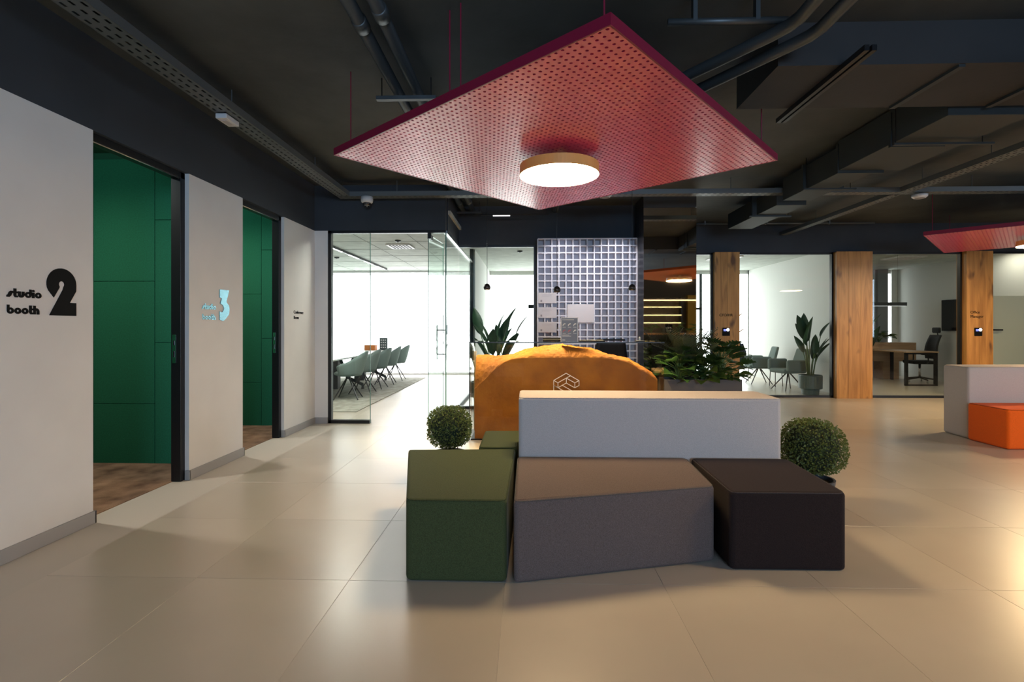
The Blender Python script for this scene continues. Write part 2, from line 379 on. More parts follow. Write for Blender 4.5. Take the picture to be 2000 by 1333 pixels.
# ---------------- booths behind the two left openings
def booth(yn, yf, seam_x, ztag):
    bw = struct(thing('wall_booth', None, None, (-4, yf, 0), world=True))
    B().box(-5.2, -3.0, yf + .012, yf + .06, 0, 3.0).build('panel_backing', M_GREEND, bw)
    k = 0
    for c in range(-3, 3):
        xa = seam_x + .6 * c; xb = xa + .6
        xa, xb = max(xa, -5.19), min(xb, -3.003)
        if xb - xa < .03: continue
        zs = [0, .57, 1.74, 2.91] if c % 2 else [0, 1.155, 2.325, 2.97]
        for z0, z1 in zip(zs, zs[1:]):
            B().box(xa + .002, xb - .002, yf, yf + .014, z0 + .002, z1 - .002).build('felt_panel', M_GREEN, bw, bevel=.003, seg=1)
    struct(B().box(-5.26, -5.2, yn, yf + .06, 0, 3.0).build('wall_booth_left', M_GREEN))
    struct(B().box(-5.2, -3.0, yn - .05, yn, 0, 3.0).build('wall_booth_near', M_GREEN))
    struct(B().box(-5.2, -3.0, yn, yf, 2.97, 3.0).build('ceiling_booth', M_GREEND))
    struct(B().box(-5.2, -2.99, yn, yf, -.03, .004).build('floor_booth', M_CARPET))
booth(2.3, 4.70, -3.55, '2'); booth(4.80, 6.56, -3.515, '3')
for x, y, lb in ((-3.95, 3.55, 'recessed downlight in the ceiling of the near green booth'), (-3.9, 5.6, 'recessed downlight in the ceiling of the far green booth')):
    t = thing('downlight', lb, 'ceiling lamp', (x, y, 2.95), 0, 'booth downlights')
    B().lathe([(.05, .0), (.06, .0), (.06, .018), (.05, .018), (.05, .0)], seg=24).build('trim_ring', M_BLACK, t); B().lathe([(.049, .012), (.001, .012)], seg=20).build('lens', emis('booth_lens', (1, .9, .75), 3), t)
    ld = bpy.data.lights.new('downlight_beam', 'SPOT'); ld.energy = 130; ld.spot_size = R(160); ld.spot_blend = 1.0; ld.color = (1.0, .90, .78); ld.shadow_soft_size = .05
    lo = bpy.data.objects.new('downlight_beam', ld); COL.objects.link(lo); lo.parent = t; lo.location = (0, 0, -.01)
    ld = bpy.data.lights.new('booth_fill', 'POINT'); ld.energy = 11; ld.color = (.72, .95, 1.0); ld.shadow_soft_size = .05  # cool fill added to lift the upper booth walls
    lo = bpy.data.objects.new('booth_fill', ld); COL.objects.link(lo); lo.parent = t; lo.location = (0, 0, -.08)
lab = {3.26: 'door_1', 5.02: 'door_2'}
for y0, y1 in ((3.26, 4.21), (5.02, 5.89)):
    dr = struct(thing(lab[y0], None, None, (-2.96, (y0 + y1) / 2, 0), world=True))
    jm = B().box(-3.0, -2.915, y1 - .055, y1, 0, 2.61).build('door_jamb', M_BLACK, dr, bevel=.004, seg=1)
    B().box(-3.0, -2.95, y0, y0 + .035, 0, 2.61).build('door_jamb', M_BLACK, dr, bevel=.004, seg=1)
    B().box(-3.0, -2.915, y0, y1, 2.555, 2.61).build('door_head', M_BLACK, dr, bevel=.004, seg=1)
    B().tube([(-2.93, y0, 2.56), (-2.93, y1 - .05, 2.56)], .009).build('track_rail', M_STEEL, dr, smooth=True)
    B().box(-2.985, -2.955, y1 - .059, y1 - .055, 1.0, 1.24).build('strike_plate', M_CHROME, jm)
    B().box(-2.975, -2.965, y1 - .063, y1 - .059, 1.05, 1.10).build('latch_hole', M_BLACK, jm)
    B().box(-2.975, -2.965, y1 - .063, y1 - .059, 1.15, 1.19).build('latch_hole', M_BLACK, jm)

# ---------------- glazing
GT = .012
w6 = struct(thing('window_6', None, None, (-2.0, 6.78, 0), world=True))          # conference front
B().box(-2.70, -2.655, 6.75, 6.82, 0, 2.61).build('frame', M_BLACK, w6, bevel=.003, seg=1)
B().box(-2.70, -1.10, 6.75, 6.82, 2.575, 2.61).build('frame', M_BLACK, w6)
B().box(-2.70, -2.13, 6.75, 6.82, 0, .045).build('frame', M_BLACK, w6, bevel=.003, seg=1)
B().box(-2.655, -2.135, 6.78, 6.78 + GT, .045, 2.575).build('pane', M_GLASS, w6)
B().box(-2.135, -2.128, 6.779, 6.793, .0, 2.575).build('glass_edge', M_GLASSE, w6)
B().box(-1.335, -1.10, 6.78, 6.78 + GT, 0, 2.575).build('pane', M_GLASS, w6)
B().box(-1.342, -1.335, 6.779, 6.793, 0, 2.575).build('glass_edge', M_GLASSE, w6)
B().box(-1.345, -1.30, 6.765, 6.81, 2.50, 2.575).build('patch_fitting', M_BLACK, w6)
w7 = struct(thing('window_7', None, None, (-1.1, 8.4, 0), world=True))            # corner side pane
B().box(-1.106, -1.094, 6.80, 9.96, 0, 2.575).build('pane', M_GLASS, w7)
B().box(-1.108, -1.092, 6.776, 6.784, 0, 2.575).build('glass_edge', M_GLASSE, w7)
B().box(-1.13, -1.085, 6.80, 10.0, 2.575, 2.612).build('frame', M_STEEL, w7)
B().box(-1.13, -1.085, 8.1, 10.0, 0, .045).build('frame', M_TEAL, w7)
B().box(-1.14, -1.07, 9.95, 10.0, 0, 2.85).build('frame', M_TEAL, w7)
w8 = struct(thing('window_8', None, None, (-.5, 8.0, 0), world=True))            # meeting room front
B().box(-1.085, .10, 8.02, 8.02 + GT, .045, 2.575).build('pane', M_GLASS, w8)
B().box(-1.085, .15, 8.0, 8.06, 0, .045).build('frame', M_BLACK, w8)
B().box(-1.085, .15, 8.0, 8.06, 2.575, 2.612).build('frame', M_BLACK, w8)
B().box(.10, .155, 7.99, 8.06, 0, 2.612).build('frame', M_BLACK, w8)
# open glass door of the conference room
dg = struct(thing('door_3', None, None, (-1.335, 6.79, 0), R(0)))
dgl = B().box(-.006, .006, 0, .775, .012, 2.56).build('leaf', M_GLASS, dg)
B().box(-.0065, .0065, .7745, .7785, .012, 2.56).build('glass_edge', M_GLASSE, dg)
B().box(-.016, .016, 0, .16, 2.50, 2.565).build('patch_fitting', M_BLACK, dg); B().box(-.016, .016, 0, .16, .005, .06).build('patch_fitting', M_STEEL, dg)
hb = B(); hb.tube([(-.075, .70, .82), (-.075, .70, 1.34)], .013, 10); hb.tube([(-.075, .70, .90), (.0, .70, .90)], .009); hb.tube([(-.075, .70, 1.26), (0, .70, 1.26)], .009)
hb.tube([(.075, .70, .82), (.075, .70, 1.34)], .013, 10); hb.tube([(.075, .70, .90), (.0, .70, .90)], .009); hb.tube([(.075, .70, 1.26), (0, .70, 1.26)], .009)
hb.build('handle', mat('satin_dark_bar', (.04, .045, .045), .5), dgl, smooth=True); dg.rotation_euler = (0, 0, R(-5))

def glazed(n, x0, x1, y=9.52, ztop=2.69, bottom=True, left=.03, right=.03):
    g = struct(thing(n, None, None, ((x0 + x1) / 2, y, 0), world=True))
    B().box(x0, x0 + left, y - .02, y + .05, 0, ztop).build('frame', M_BLACK, g); B().box(x1 - right, x1, y - .02, y + .05, 0, ztop).build('frame', M_BLACK, g)
    B().box(x0, x1, y - .02, y + .05, ztop - .035, ztop).build('frame', M_BLACK, g)
    if bottom: B().box(x0, x1, y - .02, y + .05, 0, .04).build('frame', M_BLACK, g)
    B().box(x0 + left, x1 - right, y, y + GT, .04, ztop - .035).build('pane', M_GLASS, g)
    return g
glazed('window_9', 2.45, 3.45); glazed('window_10', 3.905, 5.655); glazed('window_11', 6.30, 7.97)
gd = glazed('window_12', 8.44, 9.95)
B().box(8.47, 9.92, 9.535, 9.538, .04, 1.88).build('frosted_film', glassmat('frosted_film', (.55, .56, .52), .25, 1.3, .72, (.78, .79, .74)), gd)
B().box(8.50, 8.66, 9.45, 9.47, 1.24, 1.27).build('handle', M_BLACK, gd); B().box(8.50, 8.53, 9.46, 9.53, 1.24, 1.27).build('handle', M_BLACK, gd)
# oak clad posts between the offices
for n, (x0, x1, npl) in {'trim_2': (3.45, 3.905, 2), 'trim_3': (5.655, 6.30, 3), 'trim_4': (7.97, 8.44, 2)}.items():
    t_ = struct(thing(n, None, None, ((x0 + x1) / 2, 9.5, 0), world=True)); wd = (x1 - x0) / npl
    for k in range(npl):
        B().box(x0 + k * wd + .0006, x0 + (k + 1) * wd - .0006, 9.40, 9.62, 0, 2.69).build('plank', M_OAK, t_, bevel=.0015, seg=1, at=(x0 + k * wd + wd / 2, 9.5, 0))

# ---------------- mirror clad column
mc = struct(thing('wall_mirror_column', None, None, (2.04, 7.35, 0), world=True))
B().box(1.675, 2.415, 7.31, 7.9, 0, CZ).build('column_core', M_BLACK, mc)
B().box(1.67, 2.42, 7.30, 7.308, 0.0, 3.02).build('mirror_pane', M_SMOKE, mc)
B().box(1.67, 2.42, 7.30, 7.308, 3.024, CZ).build('mirror_pane', mat('smoked_glass_dark', (.05, .055, .06), .05), mc)

# ---------------- ceiling structure on the right: beam, duct
struct(B().box(1.58, 11, 3.23, 3.86, 2.95, CZ).build('ceiling_beam', M_BEAM))

# ================================================================== SEATING
def seamed_block(name, poly, z0, z1, m, label, cat, group, seam_m, bev=.022):
    cx = sum(p[0] for p in poly) / len(poly); cy = sum(p[1] for p in poly) / len(poly)
    rp = []; n_ = len(poly); rr = .032                      # upright corners are softly rounded
    for i in range(n_):
        p0, p1, p2 = Vector(poly[i - 1]), Vector(poly[i]), Vector(poly[(i + 1) % n_]); a = p1 + (p0 - p1).normalized() * rr; b = p1 + (p2 - p1).normalized() * rr
        for k in range(5): u = k / 4; q = a * (1 - u) ** 2 + p1 * 2 * u * (1 - u) + b * u * u; rp.append((q.x, q.y))
    o = B().prism(rp, z0, z1).build(name, m, bevel=bev, seg=4, at=(cx, cy, 0), bang=.9); tag(o, label, cat, group)
    k = bev * .29; c = Vector((cx, cy)); n = len(poly); ring = []
    for i in range(n):                                     # inset the outline by k
        p0, p1, p2 = Vector(poly[i - 1]), Vector(poly[i]), Vector(poly[(i + 1) % n])
        d1 = (p1 - p0).normalized(); d2 = (p2 - p1).normalized()
        n1 = Vector((-d1.y, d1.x)); n2 = Vector((-d2.y, d2.x))
        q = (n1 + n2).normalized(); q *= k / max(.3, q.dot(n1)); q2 = p1 + q
        a = q2 - d1 * .032; b = q2 + d2 * .032
        ring += [(a.x, a.y), ((q2.x * .5 + (a.x + b.x) * .25), (q2.y * .5 + (a.y + b.y) * .25)), (b.x, b.y)]
    ring.append(ring[0])
    sb = B(); sb.tube([(x - cx, y - cy, z1 - k + .0005) for x, y in ring], .0035, 6, cap=False)
    for i in range(n):
        x, y = ring[3 * i + 1]; x += (cx - x) * .004; y += (cy - y) * .004; sb.tube([(x - cx, y - cy, z0 + bev), (x - cx, y - cy, z1 - bev)], .003, 5)
    s = sb.build('seam', seam_m, None, smooth=True); s.parent = o
    return o
SG = fabric('olive_seam', (.045, .055, .022)); SB = fabric('grey_seam', (.10, .085, .075)); SD = fabric('dark_seam', (.05, .042, .04)); SW = fabric('linen_seam', (.40, .36, .33))
G1 = 'upholstered blocks of the seating island'
seamed_block('backrest_block', [(-.06, 3.46), (1.72, 3.46), (1.72, 3.87), (-.06, 3.87)], .0, .82, M_F_WHITE,
             'long pale linen backrest block in the middle of the seating island', 'backrest', G1, SW, .022)
seamed_block('pouf', [(-.62, 2.56), (-.105, 2.56), (-.085, 3.66), (-.86, 3.62)], .0, .42, M_F_GREEN,
             'olive green tapered pouf at the left end of the seating island', 'pouf', G1, SG, .022)
seamed_block('pouf', [(-.07, 2.545), (1.04, 2.83), (1.075, 3.44), (-.07, 3.44)], .0, .42, M_F_GREY,
             'wide brown grey pouf with a slanted front in front of the pale backrest', 'pouf', G1, SB, .022)
seamed_block('pouf', [(1.085, 2.73), (1.70, 2.735), (1.74, 3.44), (1.10, 3.44)], .0, .42, M_F_DARK,
             'dark charcoal pouf at the right end of the seating island', 'pouf', G1, SD, .022)
seamed_block('pouf', [(-.36, 3.70), (-.075, 3.70), (-.075, 3.885), (.75, 3.885), (.75, 4.34), (-.36, 4.30)], .0, .42, M_F_GREEN,
             'olive green pouf mostly hidden behind the pale backrest block', 'pouf', G1, SG, .022)
G2 = 'upholstered blocks of the far seating'
seamed_block('backrest_block', [(5.13, 6.03), (6.95, 6.10), (6.95, 6.50), (5.17, 6.44)], .0, .84, M_F_WHITE,
             'pale linen backrest block behind the orange pouf on the right', 'backrest', G2, SW, .03)
seamed_block('pouf', [(5.09, 5.50), (6.3, 5.53), (6.3, 6.02), (5.10, 6.01)], .0, .43, M_F_ORANGE,
             'burnt orange pouf at the right edge of the photo', 'pouf', G2, fabric('orange_seam', (.35, .05, .006)), .03)

# ---------------- boxwood balls
def topiary(loc, r, zc, label, sy=1.0, n=5200, pot_r=.13, pot_h=.2):
    t = thing('boxwood_ball', label, 'potted plant', loc, 0, 'boxwood balls beside the seating island')
    B().lathe([(pot_r * .8, 0), (pot_r, pot_h), (pot_r * .9, pot_h), (pot_r * .88, pot_h - .03), (.001, pot_h - .03)], seg=28).build('pot', M_POTG, t, smooth=False)
    B().lathe([(pot_r * .87, pot_h - .028), (.001, pot_h - .02)], seg=20).build('soil', M_SOIL, t.children[0])
    rnd = random.Random(int(loc[0] * 100)); core = B(); rings = 10
    core.lathe([(max(.001, r * .80 * math.sin(math.pi * i / rings)), zc - r * .82 * sy * math.cos(math.pi * i / rings)) for i in range(rings + 1)], seg=16)  # dark inner ball added to block the view through the leaves
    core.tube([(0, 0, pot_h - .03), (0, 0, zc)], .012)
    core.build('dark_core', M_BOXIN, t)
    b = B()
    lump = [(rnd.gauss(0, 1), rnd.gauss(0, 1), rnd.gauss(0, 1)) for _ in range(40)]
    lump = [Vector(l).normalized() for l in lump]
    for _ in range(n):
        d = Vector((rnd.gauss(0, 1), rnd.gauss(0, 1), rnd.gauss(0, 1))).normalized()
        # boxy-round clipped shape
        k = (abs(d.x) ** 3 + abs(d.y) ** 3 + abs(d.z) ** 3) ** (-1 / 3)
        bump = max(l.dot(d) for l in lump)
        rr = r * (.90 * min(k, 1.13) * (.93 + .09 * (bump - .8) * 5)) * rnd.uniform(.84, 1.0)
        p = Vector((d.x * rr, d.y * rr, d.z * rr * sy)) + Vector((0, 0, zc))
        nn = (d + Vector((rnd.gauss(0, .5), rnd.gauss(0, .5), rnd.gauss(0, .5)))).normalized()
        a = nn.cross(Vector((rnd.gauss(0, 1), rnd.gauss(0, 1), rnd.gauss(0, 1)))).normalized(); c = nn.cross(a)
        L = rnd.uniform(.011, .018); W = L * .42; tip = p + (a * .6 + nn * .7).normalized() * L
        b.quad(p - c * W * .3, p + (tip - p) * .5 - c * W, tip, p + (tip - p) * .5 + c * W)
    b.build('foliage', M_BOX, t)
    return t
topiary((-.645, 4.16, 0), .195, .475, 'round clipped boxwood between the left green pouf and the amber desk', .95, pot_r=.14, pot_h=.27)
topiary((2.06, 3.72, 0), .225, .43, 'round clipped boxwood in a graphite pot right of the pale backrest', .98, n=6200, pot_r=.15, pot_h=.21)

# ================================================================== PERFORATED CEILING PANELS AND DISC LAMPS
def perforated(name, sx, sy, pitch, hr):
    b = B(); nx, ny = round(sx / pitch), round(sy / pitch); c8 = [(math.cos(R(45 * k)), math.sin(R(45 * k))) for k in range(8)]
    o8 = [(1, 0), (1, 1), (0, 1), (-1, 1), (-1, 0), (-1, -1), (0, -1), (1, -1)]; px, py = sx / nx, sy / ny
    for i in range(nx):
        for j in range(ny):
            cx, cy = -sx / 2 + (i + .5) * px, -sy / 2 + (j + .5) * py; n = len(b.v)
            b.v += [(cx + a * px / 2, cy + c * py / 2, 0) for a, c in o8] + [(cx + a * hr, cy + c * hr, 0) for a, c in c8] + [(cx + a * hr, cy + c * hr, .012) for a, c in c8]
            for k in range(8):
                q = (k + 1) % 8; b.f.append((n + k, n + 8 + k, n + 8 + q, n + q)); b.f.append((n + 8 + k, n + 16 + k, n + 16 + q, n + 8 + q))
    me = b.mesh(name); return me
SIDE = 2.4; PZ = 2.59
sheet_red = perforated('perforated_sheet', 1.196, 2.38, .04, .0088); sheet_red.materials.append(M_RED)
sheet_or = sheet_red.copy(); sheet_or.materials.clear(); sheet_or.materials.append(M_ORP)
def panel(loc, rz, label, sheet, edge, lamp_label, rod_z=CZ, mid_rods=True, dm=None):
    t = thing('ceiling_panel', label, 'acoustic panel', loc, rz, 'perforated acoustic panels'); h = SIDE / 2
    e = B()
    for a in ((-h, h, -h, -h + .01), (-h, h, h - .01, h), (-h, -h + .01, -h + .01, h - .01), (h - .01, h, -h + .01, h - .01)): e.box(a[0], a[1], a[2], a[3], 0, .054)
    e.build('frame', edge, t)
    for s in (-1, 1): put('perforated_sheet', sheet, t, Matrix.Translation((s * .599, 0, .001)))
    B().box(-h + .011, h - .011, -h + .011, h - .011, .03, .05).build('backing', M_VOID, t)
    rods = [(-h + .09, h - .09), (h - .09, h - .09), (-h + .09, -h + .09), (h - .09, -h + .09)]
    if mid_rods: rods += [(-h + .12, .0), (-h + .12, -.1)]
    for x, y in rods:
        B().tube([(x, y, .05), (x, y, rod_z - loc[2] - .001)], .0045, 6).build('suspension_rod', edge, t)
    l = thing('disc_lamp', lamp_label, 'ceiling lamp', (loc[0], loc[1], loc[2] - .135), 0, 'round disc lamps under the acoustic panels')
    hs = B().lathe([(.30, 0), (.30, .075), (.05, .077), (.05, .134), (.001, .134)], seg=64).build('housing', M_HOUS, l)
    B().lathe([(.001, -.004), (.285, -.004), (.296, -.001), (.299, .0)], seg=64).build('diffuser', dm or M_DISC, hs, smooth=True)
    return t
panel((.242, 3.85, PZ), R(48.8), 'large crimson perforated square panel hung above the seating island', sheet_red, M_REDE, 'glowing round disc lamp under the large crimson panel')
panel((7.25, 7.28, PZ), R(46), 'crimson perforated panel above the orange pouf at the right edge', sheet_red, M_REDE, 'round disc lamp under the right edge crimson panel', mid_rods=False, dm=M_DISC2)
panel((3.75, 2.0, PZ), R(47), 'orange perforated panel seen in the smoked mirror column', sheet_or, M_ORE, 'round disc lamp under the orange panel in the mirror', mid_rods=False)
panel((8.3, 2.9, PZ), R(46), 'added crimson panel out of view on the right, carrying a fill lamp', sheet_red, M_REDE, 'disc lamp added out of view to brighten the right side', mid_rods=False, dm=M_DISC2)  # extra panel and lamp, unseen, added to light the floor on the right

# ================================================================== SERVICES UNDER THE SLAB
def tray(path_dir, x0, x1, y0, y1, z, label, rods, hgt=.06):
    ax = 0 if path_dir == 'X' else 1
    cx, cy = (x0 + x1) / 2, (y0 + y1) / 2
    t = thing('cable_tray', label, 'cable tray', (cx, cy, z), 0, 'perforated cable trays', world=True)
    Lg = (x1 - x0) if ax == 0 else (y1 - y0); Wd = (y1 - y0) if ax == 0 else (x1 - x0)
    b = B(); n = round(Lg / .075); pl = Lg / n; rows = max(2, round(Wd / .055)); pw = Wd / rows
    def P(u, v): return (x0 + u, y0 + v, z) if ax == 0 else (x0 + v, y0 + u, z)
    for i in range(n):
        for j in range(rows):
            u0, v0 = i * pl, j * pw; a = [(u0, v0), (u0 + pl, v0), (u0 + pl, v0 + pw), (u0, v0 + pw)]
            sh = .0 if j % 2 else .012
            h = [(u0 + .012 + sh, v0 + pw * .36), (u0 + pl - .024 + sh, v0 + pw * .36), (u0 + pl - .024 + sh, v0 + pw * .64), (u0 + .012 + sh, v0 + pw * .64)]
            for k in range(4): q = (k + 1) % 4; b.quad(P(*a[k]), P(*a[q]), P(*h[q]), P(*h[k]))
    b.build('perforated_base', M_TRAY, t)
    for s in (0, 1):
        if ax == 0: yy = (y0, y1)[s]; B().box(x0, x1, yy - .002, yy + .002, z, z + hgt).build('side_rail', M_TRAY, t)
        else: xx = (x0, x1)[s]; B().box(xx - .002, xx + .002, y0, y1, z, z + hgt).build('side_rail', M_TRAY, t)
    c = B()
    for k in range(3):
        f = (k + 1) / 4
        if ax == 0: c.tube([(x0, y0 + Wd * f, z + .02), (x1, y0 + Wd * f, z + .02)], .012, 6)
        else: c.tube([(x0 + Wd * f, y0, z + .02), (x0 + Wd * f, y1, z + .02)], .012, 6)
    c.build('cable_bundle', M_BLACK, t)
    for u in rods:
        x, y = (u, cy) if ax == 0 else (cx, u)
        B().tube([(x, y, z + .002), (x, y, CZ - .001)], .004, 6).build('hanger_rod', M_TRAY, t)
    return t
tray('Y', -2.47, -2.30, -1.0, 6.45, 3.0, 'long perforated cable tray running along the left wall', (0.5, 2.2, 4.0, 5.6))
tray('X', -2.47, 10.6, 6.46, 6.60, 3.0, 'long perforated cable tray crossing the lobby above the reception', (-1.7, 0.6, 2.6, 4.0, 5.6, 7.2))
tray('Y', 4.66, 4.82, 3.9, 6.44, 2.995, 'perforated cable tray running back over the right side', (4.3, 5.3, 6.2))
tray('Y', 4.66, 4.78, 6.62, 9.45, 3.0, 'narrow pale cable tray running back to the oak posts', (7.0, 8.4))
# drain pipes
def pipe(x, z, y0, y1, r, label, joints):
    t = thing('pipe', label, 'pipe', (x, (y0 + y1) / 2, z), 0, 'paired ceiling pipes', world=True)
    B().tube([(x, y0, z), (x, y1, z)], r, 16).build('pipe_run', M_DKMETAL, t, smooth=True)
    for y in joints: B().tube([(x, y - .05, z), (x, y - .045, z), (x, y + .045, z), (x, y + .05, z)], [r, r + .008, r + .008, r], 16).build('coupling', M_DKMETAL, t, smooth=True)
    return t
pipe(-1.0, 3.125, 1.0, 7.95, .04, 'left one of two grey ceiling pipes left of the crimson panel', (3.0, 5.2, 7.4))
pipe(-.85, 3.125, 1.0, 7.95, .04, 'right one of two grey ceiling pipes left of the crimson panel', (2.9, 4.4, 7.3))
for y, lb in ((3.85, 'strut bracket carrying the two grey pipes beside the crimson panel'), (7.72, 'strut bracket carrying the two grey pipes near the meeting room')):
    t = thing('pipe_bracket', lb, 'bracket', (-.93, y, 3.03), 0, 'strut brackets under the pipes', world=True)
    B().box(-1.16, -.70, y - .02, y + .02, 3.048, 3.076).build('strut', M_DKMETAL, t)
    for x in (-1.12, -.74): B().tube([(x, y, 3.048), (x, y, CZ - .001)], .005, 6).build('threaded_rod', M_BLACK, t)
for k, (dx, lb) in enumerate(((0, 'inner one of two dark bent pipes right of the crimson panel'), (.17, 'outer one of two dark bent pipes right of the crimson panel'))):
    t = thing('bent_pipe', lb, 'pipe', (1.5 + dx, 3, 2.9), 0, 'bent ceiling pipes', world=True)
    zz = 2.985
    pts = [(1.48 + dx, 1.0, zz), (1.48 + dx, 2.78 + dx * .6, zz), (1.46 + dx, 2.86 + dx * .6, zz), (1.40 + dx, 2.96 + dx * .6, zz), (.85 + dx, 3.65 + dx, zz - .02), (.45 + dx, 4.2 + dx, zz - .02)]
    B().tube(pts, .036, 14).build('pipe_run', M_DKMETAL, t, smooth=True)
    B().tube([(1.48 + dx, 1.9, zz), (1.48 + dx, 1.9, CZ - .002)], .005, 6).build('threaded_rod', M_BLACK, t)
# duct with stepped sections
du = thing('air_duct', 'dark rectangular air duct stepping back along the right ceiling', 'air duct', (3.5, 5.5, 2.88), 0, None, world=True)
for (x0, x1, y0, y1, z0, z1) in ((3.17, 3.80, 3.90, 5.25, 2.90, 3.20), (3.20, 3.55, 5.25, 6.42, 2.89, 3.16), (3.22, 3.60, 6.62, 8.2, 2.88, 3.12)):
    B().box(x0, x1, y0, y1, z0, z1).build('duct_section', M_TEAL, du, bevel=.004, seg=1)
for y in (4.5, 5.25, 5.9, 7.2): B().box(3.16, 3.62, y - .015, y + .015, 2.872, 3.17).build('flange', M_TEAL, du)
for (x, y) in ((3.14, 4.4), (3.86, 4.4), (3.15, 5.8), (3.64, 5.8), (3.15, 7.2), (3.66, 7.2)): B().tube([(x, y, 2.87), (x, y, CZ - .002)], .004, 6).build('threaded_rod', M_BLACK, du)
for y in (4.4, 5.8, 7.2): B().box(3.12, 3.95 if y < 5 else 3.7, y - .015, y + .015, 2.855, 2.872).build('support_strut', M_TEAL, du)
# linear tracks and conduits
def rail(name, label, cat, p0, p1, w, h, m, group=None):
    t = thing(name, label, cat, tuple((a + b) / 2 for a, b in zip(p0, p1)), 0, group, world=True)
    return t
t = rail('track_light', 'dark double channel track under the ceiling beam on the right', 'track light', (2.0, 3.25, 2.9), (2.0, 4.2, 2.9), 0, 0, None)
for dx in (-.022, .022): B().box(2.0 + dx - .014, 2.0 + dx + .014, 3.0, 4.05, 2.915, 2.95).build('channel', M_BLACK, t)
for x, lb in ((2.72, 'flat conduit under the right ceiling beam beside the double track'), (3.42, 'flat conduit under the right ceiling beam near the photo edge')):
    t = rail('conduit', lb, 'conduit', (x, 3.25, 2.93), (x, 3.85, 2.93), 0, 0, None, 'conduits under the beam')
    B().box(x - .02, x + .02, 3.24, 3.85, 2.932, 2.95).build('conduit_run', M_TEAL, t)
t = rail('conduit', 'grey conduits in a bundle below the far tip of the crimson panel', 'conduit', (.45, 6.9, 3.1), (.45, 6.9, 3.1), 0, 0, None)
for k in range(3): B().tube([(.40 + k * .035, 5.8, 3.12), (.40 + k * .035, 7.97, 3.12)], .013, 8).build('conduit_run', M_TRAY, t, smooth=True)
t = rail('conduit', 'thin horizontal conduit along the dark wall above the oak posts', 'conduit', (4, 9.2, 3.15), (4, 9.2, 3.15), 0, 0, None)
B().tube([(2.5, 9.2, 3.17), (6.2, 9.2, 3.17)], .016, 8).build('conduit_run', M_TRAY, t, smooth=True)
for x in (3.2, 4.3, 5.4): B().box(x - .012, x + .012, 9.18, 9.22, 3.15, CZ).build('clip', M_TRAY, t)
t = rail('conduit', 'thin dark conduit on the slab beside the bent pipes', 'conduit', (1.1, 3.0, 3.1), (1.1, 3.0, 3.1), 0, 0, None)
B().tube([(.8, 2.9, 3.04), (1.47, 2.9, 3.04)], .02, 10).build('conduit_run', M_DKMETAL, t, smooth=True)
for x in (.95, 1.3): B().box(x - .012, x + .012, 2.88, 2.92, 3.04, CZ).build('clip', M_DKMETAL, t)
t = thing('linear_lamp', 'thin suspended rod lamp with a lit white segment above the reception', 'lamp', (-.2, 7.6, 2.99), 0, None, world=True)
B().tube([(-.70, 7.6, 3.0), (.32, 7.6, 3.0)], .009, 8).build('rod', M_BLACK, t); B().tube([(-.52, 7.6, 2.988), (-.26, 7.6, 2.988)], .010, 8).build('lit_segment', M_LAMPW, t)
for x in (-.68, .30): B().tube([(x, 7.6, 3.0), (x - .05, 7.6, CZ - .001)], .003, 5).build('wire', M_BLACK, t)
# camera dome, sensors
t = thing('dome_camera', 'white dome security camera under the crossing cable tray', 'security camera', (-2.085, 6.5, 2.90), 0, None)
B().lathe([(.001, .098), (.075, .098), (.078, .06), (.072, .028), (.055, .02)], seg=28).build('housing', M_PLASTW, t, smooth=True)
B().lathe([(.05 * math.sin(math.pi / 2 * k / 6), .022 - .05 * math.cos(math.pi / 2 * k / 6)) if k else (.001, -.028) for k in range(7)], seg=24).build('dome', mat('smoked_dome', (.02, .02, .022), .06, ior=1.7), t, smooth=True)
B().lathe([(.034, -.016), (.001, -.030)], seg=16).build('dome_ring', M_PLASTW, t)
t = thing('ceiling_sensor', 'small white sensor box under the left cable tray', 'sensor', (-2.42, 4.0, 2.955), 0, 'sensors on the trays')
B().box(-.045, .045, -.09, .09, 0, .04).build('body', M_PLASTW, t, bevel=.006); B().box(-.02, .02, -.05, .05, -.004, 0).build('lens', M_PAPER, t)
for nm, lb, x, y in (('smoke_detector', 'round white smoke detector under the right cable tray', 4.95, 6.52), ('access_point', 'white round access point just behind the crimson panel tip', .98, 6.4)):
    t = thing(nm, lb, 'sensor', (x, y, 2.93 if x > 2 else 2.94), 0, 'sensors on the trays')
    B().lathe([(.001, .0), (.06, .002), (.082, .02), (.085, .045), (.001, .062)], seg=28).build('body', M_PLASTW, t, smooth=True)
    B().lathe([(.05, -.003), (.055, .0), (.05, .003)], seg=24).build('ring', M_PRINT, t)

